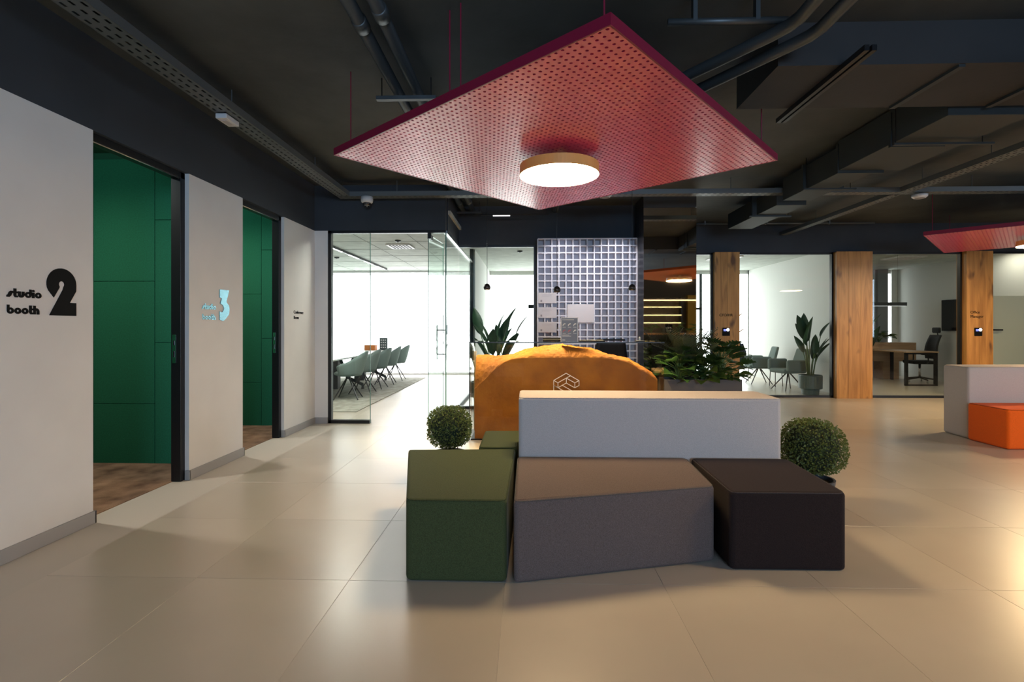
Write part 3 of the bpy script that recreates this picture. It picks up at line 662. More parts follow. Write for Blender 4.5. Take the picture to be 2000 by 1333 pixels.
# ================================================================== WALL SIGNS
def frame_sign(name, label, loc, rotmode):
    return thing(name, label, 'sign', loc, 0, 'wall signs')
def letter_polys(ch):
    def ring(cx, cy, ro, ri, a0=0, a1=360, n=20):
        out = []
        for k in range(n):
            t0, t1 = R(a0 + (a1 - a0) * k / n), R(a0 + (a1 - a0) * (k + 1) / n)
            out.append([(cx + ro * math.cos(t0), cy + ro * math.sin(t0)), (cx + ro * math.cos(t1), cy + ro * math.sin(t1)), (cx + ri * math.cos(t1), cy + ri * math.sin(t1)), (cx + ri * math.cos(t0), cy + ri * math.sin(t0))])
        return out
    rc = lambda a, b, c, d: [(a, c), (b, c), (b, d), (a, d)]
    if ch == 'o': return ring(.5, .5, .50, .17), 1.10
    if ch == 'b': return ring(.5, .5, .50, .17) + [rc(0, .33, .5, 1.42)], 1.10
    if ch == 'd': return ring(.5, .5, .50, .17) + [rc(.67, 1.0, .5, 1.42)], 1.10
    if ch == 'u': return ring(.46, .46, .48, .08, 180, 360, 12) + [rc(-.02, .38, .46, 1.0), rc(.54, .94, .46, 1.0)], 1.02
    if ch == 't': return [rc(.05, .45, .25, 1.42), rc(.45, .66, .66, .96), [(.05, .3), (.25, 0), (.66, 0), (.66, .3)]], .72
    if ch == 'i': return [rc(.0, .38, 0, .95)] + ring(.19, 1.22, .19, .001), .48
    if ch == 's': return [[(-.12, 0), (.3, 0), (.5, .2), (.02, .33), (-.12, .33)], [(.02, .33), (.5, .2), (.66, .62), (.22, .80)], [(.22, .80), (.66, .62), (.9, .66), (.9, 1.0), (.45, 1.0)]], .84
    if ch == 'h': return ring(.46, .54, .48, .08, 0, 180, 12) + [rc(0, .36, 0, 1.42), rc(.54, .94, 0, .54)], 1.0
def wall_letters(t, txt, y, z, width, xh, m):
    tot = sum(letter_polys(c)[1] for c in txt); sx = width / tot; cur = y
    for c in txt:
        polys, adv = letter_polys(c); b = B()
        for pi, p in enumerate(polys):
            n = len(b.v); k = len(p); xf = -2.8765 + (.0005 + .0003 * (pi % 3) if len(p) == 4 and len(polys) - pi <= 3 else 0)
            if sum(p[i][0] * p[(i + 1) % k][1] - p[(i + 1) % k][0] * p[i][1] for i in range(k)) < 0: p = p[::-1]
            b.v += [(-2.8795, cur + u * sx, z + v * xh) for u, v in p] + [(xf, cur + u * sx, z + v * xh) for u, v in p]
            b.f.append(tuple(range(n + k, n + 2 * k))); b.f.append(tuple(range(n + k - 1, n - 1, -1)))
            for i in range(k): j = (i + 1) % k; b.f.append((n + i, n + j, n + k + j, n + k + i))
        b.build('letter', m, t, merge=False); cur += adv * sx
def wall_poly(t, name, pts, m, th=.004):
    b = B(); k = len(pts); b.v = [(-2.88, y, z) for y, z in pts] + [(-2.88 + th, y, z) for y, z in pts]
    b.f = [tuple(range(k - 1, -1, -1)), tuple(range(k, 2 * k))] + [(i, (i + 1) % k, k + (i + 1) % k, k + i) for i in range(k)]
    return b.build(name, m, t)
t = thing('room_sign', 'black raised lettering studio booth 2 on the near white wall', 'sign', (-2.88, 2.92, 1.37), 0, 'wall signs', world=True)
head = [(2.98, 1.483)]
for k in range(0, 21):                                     # round head from lower left over the top to the right
    a = R(205 - 205 * k / 20); head.append((3.033 + .099 * math.cos(a) * (1 if k else .98), 1.566 + .099 * math.sin(a)))
hole = [(3.0395 + .0001, 1.5465)] + [(3.031 + .0195 * math.cos(R(a)), 1.566 + .0195 * math.sin(R(a))) for a in range(-45, 226, 18)] + [(3.0165, 1.5455)]
wall_poly(t, 'numeral', head + [(3.131, 1.53), (3.087, 1.455), (3.132, 1.455), (3.132, 1.373), (2.951, 1.373), (3.0395, 1.5325)] + hole[1:], M_INK)
wall_letters(t, 'studio', 2.706, 1.470, .200, .035, M_INK); wall_letters(t, 'booth', 2.704, 1.376, .187, .036, M_INK)
t = thing('room_sign', 'polished lettering studio booth 3, blue reflection painted in, on the middle white pier', 'sign', (-2.88, 4.58, 1.37), 0, 'wall signs', world=True)
wall_poly(t, 'numeral', [(4.628, 1.656), (4.773, 1.657), (4.756, 1.603), (4.734, 1.555), (4.733, 1.54), (4.77, 1.513), (4.781, 1.484), (4.779, 1.444), (4.765, 1.417), (4.709, 1.373), (4.677, 1.36), (4.628, 1.372), (4.626, 1.45), (4.663, 1.441), (4.685, 1.458), (4.694, 1.484), (4.677, 1.51), (4.639, 1.524), (4.66, 1.574), (4.628, 1.58)], M_BLUEREFL, .008)
wall_letters(t, 'studio', 4.380, 1.463, .20, .036, M_BLUEREFL); wall_letters(t, 'booth', 4.380, 1.370, .192, .036, M_BLUEREFL)
t = thing('room_sign', 'small black lettering Conference Room on the far white pier', 'sign', (-2.88, 6.28, 1.4), 0, 'wall signs', world=True)
textmesh('lettering', 'Conference', .056, M_INK, t, (-2.878, 6.13, 1.472), (R(90), 0, R(90))); textmesh('lettering', 'Room', .056, M_INK, t, (-2.878, 6.13, 1.405), (R(90), 0, R(90)))
t = thing('room_sign', 'small black lettering CFO/HR on the narrow oak post', 'sign', (3.65, 9.40, 1.5), 0, 'wall signs', world=True)
textmesh('lettering', 'CFO/HR', .068, M_INK, t, (3.533, 9.398, 1.505), (R(90), 0, 0))
t = thing('room_sign', 'small black lettering Office Manager on the right oak post', 'sign', (8.14, 9.40, 1.48), 0, 'wall signs', world=True)
textmesh('lettering', 'Office', .068, M_INK, t, (8.033, 9.398, 1.553), (R(90), 0, 0)); textmesh('lettering', 'Manager', .068, M_INK, t, (8.033, 9.398, 1.478), (R(90), 0, 0))
for x, lb in ((3.655, 'black access reader with a bright indicator on the narrow oak post'), (8.168, 'black access reader with a bright indicator on the right oak post')):
    t = thing('access_reader', lb, 'access reader', (x, 9.40, 1.22), 0, 'door access readers')
    B().box(-.066, .066, -.018, 0, -.075, .075).build('body', M_INK, t, bevel=.006); B().box(-.05, .0, -.020, -.018, .012, .05).build('display', M_BLUELED, t)
    B().tube([(.028, -.022, .038), (.028, -.016, .038)], .026, 16).build('indicator', M_LED, t)

# ================================================================== RECEPTION
def rockmat():
    m, t, p = nt('ochre_rock'); N = t.nodes; Lk = t.links
    tc = N.new('ShaderNodeTexCoord'); n = N.new('ShaderNodeTexNoise'); n.inputs['Scale'].default_value = 3.2; n.inputs['Detail'].default_value = 8
    Lk.new(tc.outputs['Object'], n.inputs['Vector'])
    r = N.new('ShaderNodeValToRGB'); r.color_ramp.elements[0].position = .3; r.color_ramp.elements[1].position = .75
    r.color_ramp.elements[0].color = (.19, .058, .005, 1); r.color_ramp.elements[1].color = (.36, .135, .008, 1); Lk.new(n.outputs['Fac'], r.inputs[0]); Lk.new(r.outputs[0], p.inputs['Base Color'])
    n2 = N.new('ShaderNodeTexNoise'); n2.inputs['Scale'].default_value = 17; n2.inputs['Detail'].default_value = 6; Lk.new(tc.outputs['Object'], n2.inputs['Vector'])
    b = N.new('ShaderNodeBump'); b.inputs['Strength'].default_value = .5; b.inputs['Distance'].default_value = .02; Lk.new(n2.outputs['Fac'], b.inputs['Height']); Lk.new(b.outputs[0], p.inputs['Normal'])
    p.inputs['Roughness'].default_value = .8
    return m
M_ROCK = rockmat()
desk = thing('reception_desk', 'reception desk with a rough ochre rock inside a glass case', 'reception desk', (.45, 6.05, 0), 0, None, world=True)
front_pane = B().box(-.655, 1.555, 5.80, 5.808, .012, 1.122).build('front_pane', M_CASE, desk)
B().box(-.663, -.655, 5.80, 6.36, .012, 1.122).build('side_pane', M_CASE, desk)
B().box(1.55, 1.558, 5.80, 6.36, .012, 1.122).build('side_pane', M_CASE, desk)
B().box(-.668, 1.563, 5.795, 6.40, 1.122, 1.132).build('counter_top', glassmat('bronze_glass', (.80, .76, .70), .02, 1.25), desk)
B().box(-.668, 1.563, 5.794, 5.800, 1.121, 1.133).build('top_edge', M_BLACK, desk); B().box(-.672, -.664, 5.794, 5.812, 0, 1.133).build('corner_profile', M_BLACK, desk)
B().box(-.672, -.640, 6.33, 6.37, 0, 1.0).build('corner_post', mat('brass_satin', (.42, .35, .22), .4, metal=.6), desk)
B().box(-.655, 1.555, 5.80, 6.36, 0, .012).build('plinth', M_BLACK, desk)
# rock with a sawn front, a broken left slope and a domed crown
SP = [(-.61, .965, .60), (-.50, .97, .70), (-.40, .968, .81), (-.27, .966, .91), (-.17, .985, .95), (-.06, 1.03, .962), (.06, 1.06, .965), (.2, 1.085, .966), (.35, 1.092, .967), (.5, 1.088, .967), (.64, 1.07, .967), (.78, 1.05, .966), (.90, .995, .962), (1.05, .97, .945), (1.2, .93, .89), (1.35, .85, .80), (1.47, .77, .72), (1.49, .74, .70)]
def spl(x, k):
    for a, b in zip(SP, SP[1:]):
        if a[0] <= x <= b[0]: f = (x - a[0]) / (b[0] - a[0]); return a[k] * (1 - f) + b[k] * f
    return SP[-1][k] if x > 0 else SP[0][k]
rk = B(); NX = 110; rows_ = 22; rr = random.Random(3)
from mathutils import noise as mnoise
for i in range(NX + 1):
    x = -.61 + 2.10 * i / NX; s_, f_ = spl(x, 1), spl(x, 2)
    prof = [(5.83, .013), (5.825, .25), (5.825, .5), (5.825, f_ - .06), (5.826, f_ - .015), (5.835, f_)]
    for k in range(1, 11): u = k / 10; prof.append((5.835 + .27 * u, f_ + (s_ - f_) * (math.sin(u * math.pi / 2) ** (.8))))
    prof += [(6.16, s_ - .01), (6.22, s_ - .06), (6.27, s_ - .2), (6.29, .6), (6.30, .3), (6.30, .013)]
    for k, (y, z) in enumerate(prof):
        nz = mnoise.fractal(Vector((x * 5, y * 5, z * 5)), 1.0, 2.0, 5); n3 = mnoise.noise(Vector((x * 28, y * 28, z * 28)))
        amp = .0 if k == 0 else .006 if k < 5 else .016
        rk.v.append((x + (.012 * nz if 0 < i < NX else 0) * (k > 3), max(5.815, y + amp * .5 * nz), max(.013, z + amp * nz + (amp * .6 * n3 if k > 4 else 0))))
P_ = len(prof)
for i in range(NX):
    for k in range(P_ - 1): rk.f.append((i * P_ + k, (i + 1) * P_ + k, (i + 1) * P_ + k + 1, i * P_ + k + 1))
rk.f.append(tuple(range(P_ - 1, -1, -1))); rk.f.append(tuple(NX * P_ + k for k in range(P_)))
rock = rk.build('rock', M_ROCK, desk); rock['label'] = 'rough ochre rock with a sawn front'
# logo lines on the glass
lg = B(); q = .000292
def LP(u, v): return (.178 + u * q, 5.796, .829 - v * q)
for pl in ([(425, 470), (910, 185), (1415, 475), (1415, 665), (1250, 755), (915, 570), (600, 750), (425, 660)], [(425, 1240), (425, 470), (590, 560), (1070, 290)], [(590, 560), (590, 745)], [(920, 380), (920, 570)],
           [(920, 380), (1250, 560), (1415, 475)], [(1250, 560), (1250, 755)], [(425, 660), (1090, 1040), (1090, 1230)], [(770, 665), (1250, 940), (1090, 1040)], [(1250, 940), (1250, 1130), (1090, 1230), (590, 940), (590, 1330), (425, 1240)]):
    for a, b in zip(pl, pl[1:]):
        A_, B_ = Vector(LP(*a)), Vector(LP(*b)); d = (B_ - A_).normalized(); n_ = Vector((-d.z, 0, d.x)) * .0035; A_ -= d * .003; B_ += d * .003
        lg.quad(A_ - n_, B_ - n_, B_ + n_, A_ + n_)
lgo = lg.build('logo', mat('white_vinyl', (.82, .76, .72), .6), front_pane, solid=.0012); lgo['label'] = 'white line logo of stacked blocks on the glass'
# work surface behind the case
t = thing('work_counter', 'dark lower work counter behind the glass reception case', 'counter', (.6, 6.75, 0), 0, None, world=True)
B().box(-.55, 1.5, 6.42, 6.95, .72, .75).build('worktop', M_OAKD, t, bevel=.003, seg=1)
for x in (-.53, 1.46): B().box(x, x + .03, 6.44, 6.93, 0, .72).build('side_panel', M_BLACK, t)
B().box(-.50, 1.46, 6.42, 6.44, .05, .72).build('modesty_panel', M_BLACK, t)
# things on the desk
t = thing('menu_stand', 'grey framed card with icons standing on the reception desk', 'menu stand', (.50, 6.02, 1.132), 0, None)
cd_ = B().box(-.1, .1, -.004, .004, 0, .283).build('card', mat('card_grey', (.10, .10, .105), .4), t); B().box(-.1, .1, -.05, .05, 0, .004).build('foot', M_CASE, t)
fr = B(); fr.box(-.103, -.097, -.006, .006, 0, .286); fr.box(.097, .103, -.006, .006, 0, .286); fr.box(-.103, .103, -.006, .006, .28, .287); fr.build('frame', M_PLASTW, t)
pw_, pr_ = mat('print_white', (.62, .60, .55), .6), mat('print_red', (.35, .09, .10), .6)
for k in range(3):
    for rr_ in range(2):
        x, z = -.063 + k * .063, .20 - rr_ * .075; red = rr_ and k < 2
        b_ = B(); b_.prism([(x - .017, z - .014), (x - .008, z - .014), (x - .008, z - .004), (x + .004, z + .004), (x + .017, z + .006), (x + .017, z + .016), (x - .002, z + .016), (x - .010, z + .006), (x - .017, z - .002)], .004, .0052)
        b_.v = [(u, -w_, v) for u, v, w_ in b_.v]; b_.build('icon', pr_ if red else pw_, cd_); B().box(x - .018, x + .02, -.0052, -.004, z - .03, z - .026).build('print_line', pw_, cd_)
for a_, b_, z_, h_ in ((-.085, .055, .257, .005), (-.085, .0, .075, .005), (-.085, .02, .062, .004), (-.085, -.05, .015, .007)): B().box(a_, b_, -.0052, -.004, z_, z_ + h_).build('print_line', pw_, cd_)
t = thing('tablet', 'black tablet lying left of the menu stand on the desk', 'tablet', (.31, 6.2, 1.132), 0, 'devices on the desk')
B().box(-.12, .12, -.06, .06, .0, .02).build('body', M_INK, t, bevel=.004); B().box(-.115, .115, .045, .06, .02, .04).build('screen', M_INK, t)
t = thing('keyboard', 'flat black keyboard lying right of the menu stand on the desk', 'keyboard', (.78, 6.12, 1.132), 0, 'devices on the desk')
B().box(-.15, .15, -.05, .05, .0, .012).build('body', M_INK, t, bevel=.003)
kb = B(); [kb.box(-.14 + c * .02, -.124 + c * .02, -.04 + r_ * .02, -.024 + r_ * .02, .012, .016) for c in range(14) for r_ in range(4)]; kb.build('keys', M_PRINT, t)
t = thing('desk_phone', 'white device with a small lit spot at the right end of the desk', 'device', (1.36, 6.15, 1.132), 0, None)
B().box(-.05, .05, -.04, .04, 0, .012).build('body', M_BLACK, t, bevel=.003); B().lathe([(.012, .012), (.012, .05), (.001, .055)], seg=12).build('stem', M_STEEL, t)

# pendants
for x, z, lb in ((-.49, 1.79, 'small black ball pendant in front of the bright meeting room'), (.358, 1.757, 'small black ball pendant in front of the lattice, left one'), (1.262, 1.78, 'small black ball pendant in front of the lattice, right one')):
    t = thing('pendant_lamp', lb, 'pendant lamp', (x, 6.12, z), 0, 'ball pendants over the reception desk')
    B().lathe([(.001, .043), (.012, .042), (.03, .03), (.042, .008), (.044, -.01), (.036, -.03), (.032, -.03), (.032, -.02), (.001, -.02)], seg=24).build('shade', M_BLACK, t, smooth=True)
    B().lathe([(.03, -.026), (.001, -.026)], seg=20).build('bulb', emis('pendant_warm', (1, .70, .36), 4), t)
    ld = bpy.data.lights.new('pendant_beam', 'SPOT'); ld.energy = 230; ld.spot_size = R(92); ld.spot_blend = .5; ld.color = (1.0, .78, .38); ld.shadow_soft_size = .025
    lo = bpy.data.objects.new('pendant_beam', ld); COL.objects.link(lo); lo.parent = t; lo.location = (0, 0, -.035)
    B().tube([(0, 0, .04), (0, 0, CZ - z)], .0028, 6).build('cord', M_BLACK, t); B().lathe([(.04, CZ - z - .02), (.04, CZ - z - .001)], seg=16).build('canopy', M_BLACK, t)

# lattice shelf
lat = thing('lattice_shelf', 'lilac white square lattice shelf filling the wall behind the reception', 'shelf', (.96, 7.8, .6), 0, None, world=True)
lx0, lx1, lz0, lz1, ly0, ly1 = .16, 1.665, .62, 2.655, 7.72, 7.86; nc = 14; cw = (lx1 - lx0) / nc
B().box(lx0, lx1, ly1, ly1 + .015, lz0, lz1).build('back_panel', mat('grey_lilac_backboard', (.60, .585, .63), .6), lat)
for k in range(nc + 1): x = lx0 + k * cw; B().box(x - .009, x + .009, ly0, ly1, lz0, lz1).build('upright_slat', M_LAT, lat)
nr = 19; rh = (lz1 - lz0) / nr
for k in range(nr + 1): z = lz0 + k * rh; B().box(lx0, lx1, ly0 + .001, ly1, z - .009, z + .009).build('shelf_slat', M_LAT, lat)
B().box(lx0, lx1, 7.70, 7.86, .0, .61).build('base_cabinet', M_LAT, lat)
for z0, z1, lb in ((1.67, 1.832, 'white notice sheet on the lattice, top of the three at its left edge'), (1.446, 1.608, 'white notice sheet on the lattice, middle of the three at its left edge'), (1.223, 1.385, 'white notice sheet on the lattice, lowest of the three at its left edge')):
    t = thing('notice_sheet', lb, 'notice', (.304, 7.715, z0), 0, 'notices on the lattice shelf', world=True)
    B().box(.164, .446, 7.713, 7.717, z0, z1).build('sheet', M_PAPER, t)
    sh = t.children[0]; B().box(.20, .225, 7.711, 7.713, z0 + .02, z0 + .05).build('print_mark', M_PRINT, sh)
    for k in range(3): B().box(.22, .40 - .03 * k, 7.7115, 7.713, z1 - .03 - k * .016, z1 - .027 - k * .016).build('print_line', M_PAPER2, sh)
    B().tube([(.305, 7.716, z1), (.305, 7.72, z1 + .03)], .004, 6).build('hook', M_STEEL, t)
t = thing('whiteboard', 'blank white rectangular board hung in the middle of the lattice', 'board', (.81, 7.71, 1.377), 0, None, world=True)
B().box(.607, 1.013, 7.702, 7.714, 1.377, 1.654).build('board', M_PAPER, t, bevel=.002, seg=1); B().tube([(.81, 7.712, 1.65), (.81, 7.73, 1.69)], .005, 6).build('hook', M_STEEL, t)

# black office chair behind the counter
def office_chair(loc, rz, label, headrest=True, m=None):
    t = thing('office_chair', label, 'chair', loc, rz, 'black office chairs'); m = m or M_INK
    B().box(-.25, .25, -.24, .24, .44, .52).build('seat', m, t, bevel=.03, seg=3)
    bk = B()
    for i in range(9):
        for j in range(7):
            u, v = i / 8, j / 6; wd = .24 - .05 * abs(v - .35); bk.v.append((-.24 - .10 * v + .05 * math.sin(v * 3), (u - .5) * 2 * wd, .56 + .56 * v)); bk.v[-1] = (bk.v[-1][0] - .03 * (1 - (2 * u - 1) ** 2), bk.v[-1][1], bk.v[-1][2])
    bk.f = [(i * 7 + j, (i + 1) * 7 + j, (i + 1) * 7 + j + 1, i * 7 + j + 1) for i in range(8) for j in range(6)]
    bk.build('backrest', m, t, smooth=True, solid=.03)
    B().tube([(-.15, 0, .46), (-.30, 0, .5), (-.34, 0, .75), (-.38, 0, 1.12)], .018, 8).build('back_spine', M_BLACK, t, smooth=True)
    if headrest:
        B().box(-.37, -.32, -.14, .14, 1.17, 1.30).build('headrest', m, t, bevel=.024, seg=3); B().tube([(-.38, 0, 1.08), (-.36, 0, 1.22)], .012, 6).build('headrest_stem', M_BLACK, t)
    for s in (-1, 1):
        B().tube([(-.02, s * .25, .47), (-.02, s * .30, .5), (-.02, s * .30, .66)], .014, 8).build('arm_post', M_BLACK, t); B().box(-.14, .12, s * .30 - .035, s * .30 + .035, .66, .69).build('armrest', m, t, bevel=.01)
    B().tube([(0, 0, .10), (0, 0, .44)], .025, 12).build('gas_lift', M_CHROME, t, smooth=True)
    for k in range(5):
        a = R(72 * k + 20); c, s = math.cos(a), math.sin(a); bl = B().tube([(0, 0, .12), (.30 * c, .30 * s, .075)], [.024, .015], 8).build('base_leg', M_BLACK, t)
        B().tube([(.30 * c - .012 * s, .30 * s + .012 * c, .031), (.30 * c + .012 * s, .30 * s - .012 * c, .031)], .031, 12).build('caster', M_STEEL, bl)
    return t
office_chair((1.22, 7.25, 0), R(-95), 'black office chair behind the reception desk', False)

# ================================================================== PLANTS
def leaf_mesh(name, L, W, droop, fold, m, lobes=0, nu=10, tip=.8, base=.35):
    b = B(); nv = 4
    for i in range(nu + 1):
        u = i / nu; wd = W * (math.sin(math.pi * min(1, u ** tip)) ** .8 if 0 < u < 1 else .02)
        if lobes and 0 < i < nu: wd *= (1.0 if i % 2 else 1 - lobes)
        y = L * math.sin(droop * u) / max(droop, 1e-3) if droop else L * u; z = -L * (1 - math.cos(droop * u)) / max(droop, 1e-3) if droop else 0
        for j in range(-2, 3):
            v = j / 2; b.v.append((wd * v, y - (lobes * L * .10 * abs(v) if lobes and i % 2 == 0 else -lobes * .08 * L * abs(v)), z + fold * wd * abs(v)))
    for i in range(nu):
        for j in range(nv): b.f.append((i * 5 + j, i * 5 + j + 1, (i + 1) * 5 + j + 1, (i + 1) * 5 + j))
    me = b.mesh(name); me.materials.append(m)
    for p in me.polygons: p.use_smooth = True
    return me
def orient(p, d, roll=0.0):
    d = Vector(d).normalized(); x = d.cross(Vector((0, 0, 1)))
    x = Vector((1, 0, 0)) if x.length < 1e-3 else x.normalized(); z = x.cross(d)
    M = Matrix((x, d, z)).transposed().to_4x4(); return Matrix.Translation(p) @ M @ Matrix.Rotation(roll, 4, 'Y')
strel = leaf_mesh('leaf', .52, .085, .35, .35, M_LEAFD, nu=8)
def strelitzia(loc, label, h, n, seed, scale=1.0, spread=.22, pot=True, rim=.38):
    t = thing('strelitzia_plant', label, 'potted plant', loc, 0, 'tall broad leaved pot plants'); rnd = random.Random(seed)
    if pot:
        B().lathe([(.15, 0), (.155, .09), (.155, .10), (.205, .12), (.21, .36), (.20, rim), (.19, rim), (.185, rim - .06), (.001, rim - .06)], seg=32).build('pot', mat('teal_pot', (.045, .10, .095), .35, var=.15, scale=3), t)
        B().lathe([(.184, rim - .055), (.001, rim - .05)], seg=20).build('soil', M_SOIL, t)
    for k in range(n):
        a = 2 * math.pi * k / n * 2.4 + rnd.uniform(-.4, .4); ln = rnd.uniform(.0, 1.0); out = spread * rnd.uniform(.35, 1.1)
        hh = h * rnd.uniform(.28, .72) if k > 2 else h * rnd.uniform(.62, .75)
        p0 = Vector((.04 * math.cos(a), .04 * math.sin(a), rim - .08)); p2 = Vector((out * math.cos(a), out * math.sin(a), rim + hh)); p1 = (p0 + p2) / 2 + Vector((0, 0, .08))
        B().tube([p0, p1, p2], [.012, .009, .007], 6).build('stalk', M_STALK, t, smooth=True)
        d = Vector((math.cos(a) * (.22 + .35 * rnd.random()), math.sin(a) * (.22 + .35 * rnd.random()), 1))
        s = scale * rnd.uniform(.8, 1.2); put('leaf', strel, t, orient(p2 - d.normalized() * .02, d, rnd.uniform(-1.2, 1.2)) @ Matrix.Scale(s, 4))
    return t
strelitzia((5.50, 9.98, 0), 'tall strelitzia in a teal pot beside the lounge chairs in the glass office', 1.0, 15, 5, .92, .22)
strelitzia((-.55, 8.6, 0), 'tall strelitzia with dark leaves seen behind the left end of the reception', 1.15, 13, 11, 1.0, .34)
strelitzia((6.58, 10.2, 0), 'dark strelitzia half hidden behind the wide oak post', 1.1, 9, 21, .9, .16)

mons = leaf_mesh('leaf', .26, .13, .7, .22, M_LEAF, lobes=.45, nu=12, tip=.55)
mons2 = leaf_mesh('leaf', .22, .10, .8, .25, M_LEAF2, lobes=0, nu=8, tip=.6)
def bushy(loc, label, n, seed, H, spread, meshes, elev=(.15, 1.2), group='planter plants', name='leafy_plant', lscale=(.8, 1.25), cat='plant'):
    t = thing(name, label, cat, loc, 0, group); rnd = random.Random(seed)
    for k in range(n):
        a = k * 2.399 + rnd.uniform(-.3, .3); el = rnd.uniform(*elev); r_ = spread * math.cos(el) * rnd.uniform(.5, 1); hh = max(.03, H * (.25 + .75 * math.sin(el)) * rnd.uniform(.7, 1))
        p2 = Vector((r_ * math.cos(a), r_ * math.sin(a), hh)); p1 = Vector((p2.x * .35, p2.y * .35, hh * .75))
        B().tube([(0, 0, 0), p1, p2], [.006, .005, .003], 5).build('stem', M_STALK, t)
        d = Vector((math.cos(a), math.sin(a), .25 + .5 * math.sin(el))); put('leaf', rnd.choice(meshes), t, orient(p2, d, rnd.uniform(-.5, .5)) @ Matrix.Scale(rnd.uniform(*lscale), 4))
    return t
pl = thing('planter', 'long low taupe planter box right of the reception desk', 'planter', (2.25, 6.68, 0), 0, None, world=True)
pb = B(); pb.box(1.75, 2.73, 6.50, 6.52, 0, .635); pb.box(1.75, 2.73, 6.84, 6.86, 0, .635); pb.box(1.75, 1.77, 6.52, 6.84, 0, .635); pb.box(2.71, 2.73, 6.52, 6.84, 0, .635); pb.build('box', M_PLANTER, pl)
B().box(1.771, 2.709, 6.521, 6.839, .50, .595).build('soil', M_SOIL, pl)
bushy((1.97, 6.62, .59), 'split leaf green plant at the left end of the planter', 46, 31, .46, .26, [mons, mons, mons2], elev=(-.2, 1.2), lscale=(.55, .95))
bushy((2.27, 6.60, .59), 'bright green drooping plant in the middle of the planter', 50, 32, .38, .26, [mons2, mons2, mons], elev=(-.3, 1.2), lscale=(.55, .95))
bushy((2.52, 6.66, .59), 'dense glossy green plant at the right end of the planter', 66, 33, .54, .30, [mons, mons, mons2], elev=(-.25, 1.3), lscale=(.5, .9))
# cycad fronds
fb = B()
for k in range(26):
    u = k / 25; y = .62 * u; z = -.20 * u * u; ln = .13 * math.sin(math.pi * (u * .92 + .06)) + .02
    for s in (-1, 1): fb.quad((0, y, z), (s * ln, y + ln * .55, z + .02 - .05 * ln), (s * ln * .98, y + ln * .55 + .006, z + .02 - .05 * ln), (0, y + .012, z))
fb.tube([(0, .62 * u, -.20 * u * u) for u in (0, .25, .5, .75, 1)], .004, 5)
fm = fb.mesh('frond'); fm.materials.append(M_CYCAD)
t = thing('cycad_plant', 'dark feathery cycad rising behind the green planter plants', 'plant', (2.12, 6.74, .59), 0, 'planter plants'); rnd = random.Random(4)
B().tube([(0, 0, 0), (0, 0, .22)], [.05, .035], 8).build('trunk', M_SOIL, t)
for k in range(19):
    a = k * 2.399; el = rnd.uniform(.35, 1.3); d = Vector((math.cos(a) * math.cos(el), math.sin(a) * math.cos(el), math.sin(el)))
    put('frond', fm, t, orient(Vector((0, 0, .2)), d, rnd.uniform(-.3, .3)) @ Matrix.Scale(rnd.uniform(.75, 1.0), 4))

# ================================================================== CONFERENCE ROOM
G = 'conference chairs'
def shell_chair(loc, rz, label):
    t = thing('conference_chair', label, 'chair', loc, rz, G)       # faces local -X, back towards +X
    b = B(); na, nz = 20, 6
    for i in range(na + 1):
        ph = R(-118 + 236 * i / na); c = max(0.0, math.cos(ph)); top = .655 + .205 * c ** 1.3
        if abs(math.degrees(ph)) > 100: top -= .05 * (abs(math.degrees(ph)) - 100) / 18
        for j in range(nz + 1):
            v = j / nz; z = .43 + (top - .43) * v; r_ = (.215 + .075 * v ** .7 + .045 * c * v); b.v.append((r_ * math.cos(ph) * 1.02, r_ * math.sin(ph) * 1.05, z))
    b.f = [(i * (nz + 1) + j, (i + 1) * (nz + 1) + j, (i + 1) * (nz + 1) + j + 1, i * (nz + 1) + j + 1) for i in range(na) for j in range(nz)]
    b.build('shell', M_F_TEALG, t, smooth=True, solid=.035)
    B().lathe([(.001, .415), (.16, .415), (.235, .44), (.245, .47), (.22, .49), (.001, .495)], seg=24).build('seat', M_F_TEALG, t, smooth=True)
    B().tube([(0, 0, .36), (0, 0, .42)], .045, 12).build('hub', M_BLACK, t)
    for k in range(4):
        a = R(45 + 90 * k); B().tube([(.025 * math.cos(a), .025 * math.sin(a), .385), (.30 * math.cos(a), .30 * math.sin(a), .006)], [.013, .010], 8).build('leg', M_BLACK, t)
    return t
ch = None; names = ['nearest', 'second', 'third', 'fourth', 'farthest']
for k, y in enumerate((9.0, 9.8, 10.6, 11.4, 12.25)):
    lb = f'teal grey shell chair, {names[k]} of the five on the right of the conference table'
    ch = shell_chair((-3.23, y, .012), R(8 - 5 * (k % 3)), lb) if ch is None else copy_tree(ch, (-3.23, y, .012), R(8 - 5 * (k % 3)), lb)
for k, y in enumerate((9.75, 10.5, 11.3)):
    copy_tree(ch, (-4.95, y, .012), R(180 + 6 * (k - 1)), f'teal grey shell chair across the conference table, {["nearest", "middle", "farthest"][k]} of the three')
ct = thing('conference_table', 'long white conference table on dark angled legs', 'table', (-4.08, 10.2, .01), 0, None, world=True)
cp = [];
for (cx, cy, a0) in ((-3.55, 12.75, 0), (-4.6, 12.75, 90), (-4.6, 8.35, 180), (-3.55, 8.35, 270)):
    for k in range(5): a = R(a0 + 22.5 * k); cp.append((cx + .22 * math.cos(a), cy + .22 * math.sin(a)))
B().prism(cp, .715, .745).build('table_top', M_TABLE, ct, bevel=.006, seg=2)
for y in (8.75, 10.5, 12.2):
    for s in (-1, 1): B().tube([(-4.08 + s * .12, y, .70), (-4.08 + s * .30, y, .25), (-4.08 + s * .62, y, .10), (-4.08 + s * .62, y, .012)], .034, 6).build('leg', M_TEAL, ct)
    B().box(-4.2, -3.96, y - .08, y + .08, .012, .715).build('pedestal', M_TEAL, ct)
